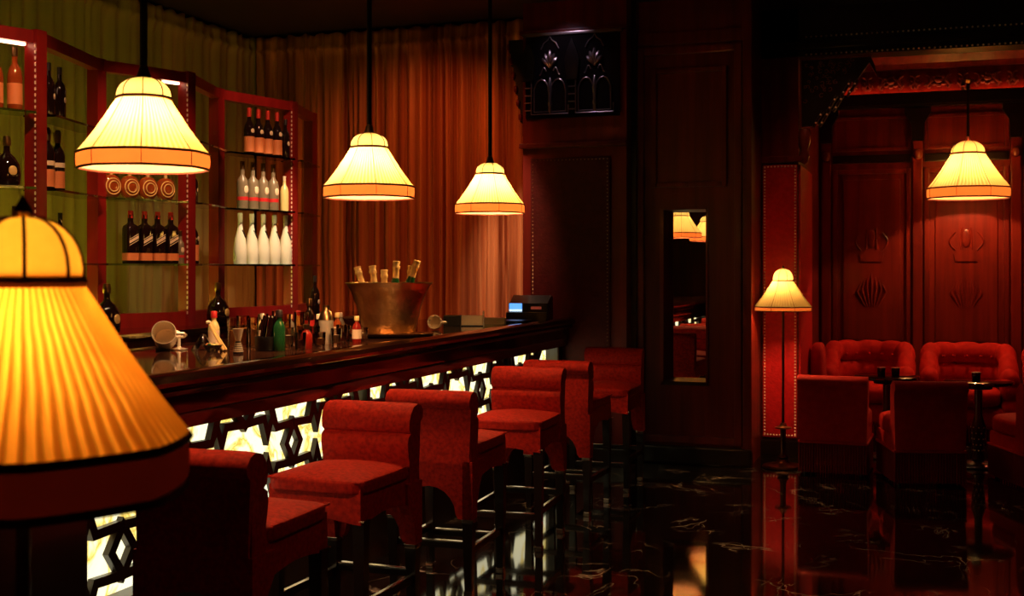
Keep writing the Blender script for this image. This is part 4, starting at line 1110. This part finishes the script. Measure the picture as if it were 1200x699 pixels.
for i,(x,y,lb) in enumerate([(-.47,11.62,'red tufted tub armchair in the corner behind the floor-lamp chair'),
                             (.40,11.60,'red tufted tub armchair under the large lounge pendant'),
                             (1.27,11.60,'red tufted tub armchair next along from the one under the pendant')]):
    o = tb if i == 0 else copy_tree(tb); o.location = (x,y,0); tag(o,lb,'armchair',gtb)
cu = thing('wall_cushion','red upholstered bolster standing in the corner by the leather pillar','cushion',(-.872,10.98,0))
MB().sq((0,0,.55),(.065,.20,.34),4,8).build('bolster','velvet_lounge',cu,True,70)
MB().bbox(-.06,.06,-.18,.18,0,.24,.02).build('base','velvet_lounge',cu)

def table(label, x, y):
    t = thing('pedestal_table', label, 'table', (x,y,0), 0, 'pedestal tables')
    LT([(.0001,.645),(.24,.645),(.26,.655),(.26,.668),(.25,.675),(.0001,.675)],'table_top','dark_lacquer',t,30)
    LT([(.0001,.60),(.10,.61),(.12,.645),(.0001,.645)],'collar','blackwood',t,20)
    LT([(.0001,.05),(.05,.06),(.035,.12),(.05,.25),(.055,.32),(.03,.40),(.03,.60),(.0001,.60)],'pedestal','blackwood',t,20)
    LT([(.0001,0),(.15,0),(.16,.01),(.15,.025),(.08,.045),(.0001,.06)],'base','blackwood',t,26)
    pts = []
    mb = MB()
    for k in range(5):
        for j in range(8):
            a = 2*PI*j/8+k*.4; r_ = [.036,.040,.046,.051,.054][k]; mb.sq((r_*math.cos(a),r_*math.sin(a),.13+.045*k),(.006,.006,.006),2,2)
    stuff(mb.build('stud_work','stud',t,True)); return t
table('round dark pedestal table between the two chairs seen from behind',-.27,10.25)
table('round dark pedestal table with studded stem under the lounge pendant',.42,10.02)
def votive(label, x, y, g_):
    t = thing('votive_glass', label, 'candle holder', (x,y,.675), 0, g_)
    LT([(.0001,0),(.026,0),(.03,.004),(.034,.07),(.030,.07),(.026,.008),(.0001,.008)],'glass_cup','glass_dark',t,16)
    LT([(.030,.068),(.035,.068),(.035,.073),(.030,.073)],'rim','steel',t,16)
votive('dark votive glass on the table by the chairs, towards the leather pillar',-.31,10.16,'votive glasses')
votive('dark votive glass on the table by the chairs, away from the pillar',-.20,10.18,'votive glasses')
votive('dark votive glass on the studded pedestal table',.40,9.92,None)

# ------------------------------------------------------------------ ceiling downlights, most of them unseen fill lamps added for brightness
def downlight(label, x, y, power, color, size, aim=(0,0,0), z=CEIL, m='downlight_lens'):
    t = thing('downlight', label, 'light', (x,y,z))
    LT([(.045,-.012),(.06,-.010),(.062,0),(.045,0)],'trim_ring','dark_brass',t,20)
    LT([(.0001,-.004),(.044,-.004),(.044,-.002),(.0001,-.002)],'lens',m,t,20)
    d = Vector(aim)-Vector((x,y,z)); q = d.to_track_quat('-Z','Y').to_euler()
    light('downlight_beam','SPOT',(0,0,-.03),power,color,t,.03,size,.8,q)
RED = (1,.16,.08)  # lounge trio: unseen red spots added for the alcove's red glow
downlight('unseen red fill spot added in the lounge ceiling over the corner armchair',-.2,11.2,14,RED,95,(-.35,11.3,0))
downlight('unseen red fill spot added in the lounge ceiling over the pendant-side armchair',.75,11.0,40,RED,95,(.6,11.2,0))
downlight('unseen red fill spot added in the lounge ceiling over the outer armchairs',1.7,11.0,35,RED,95,(1.5,11.2,0))
mat('lens_blue',(.4,.5,1),.4,emit=(.4,.5,1),estr=2)
downlight('recessed cool downlight in the ceiling by the pier relief',-2.70,8.80,3.5,(.75,.68,1),75,(-2.68,9.2,3.1),CEIL,'lens_blue')
downlight('unseen warm fill spot added in front of the carved corner bracket',-.55,9.35,12,(1,.35,.2),75,(-.5,9.9,2.0))  # unseen lamp added to bring out the bracket and chair tops
cs = channel('cove_fill_strip','unseen red fill strip added on the lounge cornice below the carved frieze',(-.85,12.118,3.201),(3.2,12.118,3.201),.012,'strip_cove_fill',.45)  # hidden strip added to brighten the frieze and cove
WARM = (1,.55,.28)
gd = None  # bottle-shelf spots: lamps added above the view to brighten the bottles
downlight('unseen fill spot added over the bar, aimed at the amber-bottle shelves',-3.15,4.0,150,WARM,48,(-4.4,4.8,1.9),CEIL,'strip_warm')
downlight('unseen fill spot added over the bar, aimed at the square whisky bottles',-3.15,5.2,210,WARM,40,(-4.4,6.05,1.8),CEIL,'strip_warm')
downlight('unseen fill spot added over the bar, aimed at the white champagne bottles',-3.15,6.5,420,(1,.68,.42),26,(-4.38,7.50,1.66),CEIL,'strip_warm')
downlight('unseen fill spot added over the glasses on the bar',-2.75,4.7,420,WARM,46,(-3.1,5.5,1.15),CEIL,'strip_warm')  # added out of view so the bar glasses glitter
downlight('unseen orange fill spot added, aimed at the middle of the long drape',-3.35,8.0,80,(1,.20,.04),80,(-4.2,9.65,1.9),CEIL,'strip_warm')  # unseen lamp added to strengthen the red light on the drape
downlight('unseen spotlight added, aimed at the drape beside the cash register',-3.60,8.2,300,(1,.70,.45),30,(-3.16,9.65,1.35),CEIL,'strip_warm')  # ceiling spot added out of view, standing in for the lamp near the register
downlight('unseen red fill spot added in the middle of the room ceiling',.0,4.2,32,(1,.3,.18),120,(.0,4.6,0),CEIL)  # fill light added out of view for the dark stool sides
downlight('unseen fill spot added over the bar, aimed at the orange-label bottles',-3.15,6.2,130,WARM,30,(-4.4,7.35,2.5),CEIL,'strip_warm')  # another unseen lamp added, for the top row of bottles
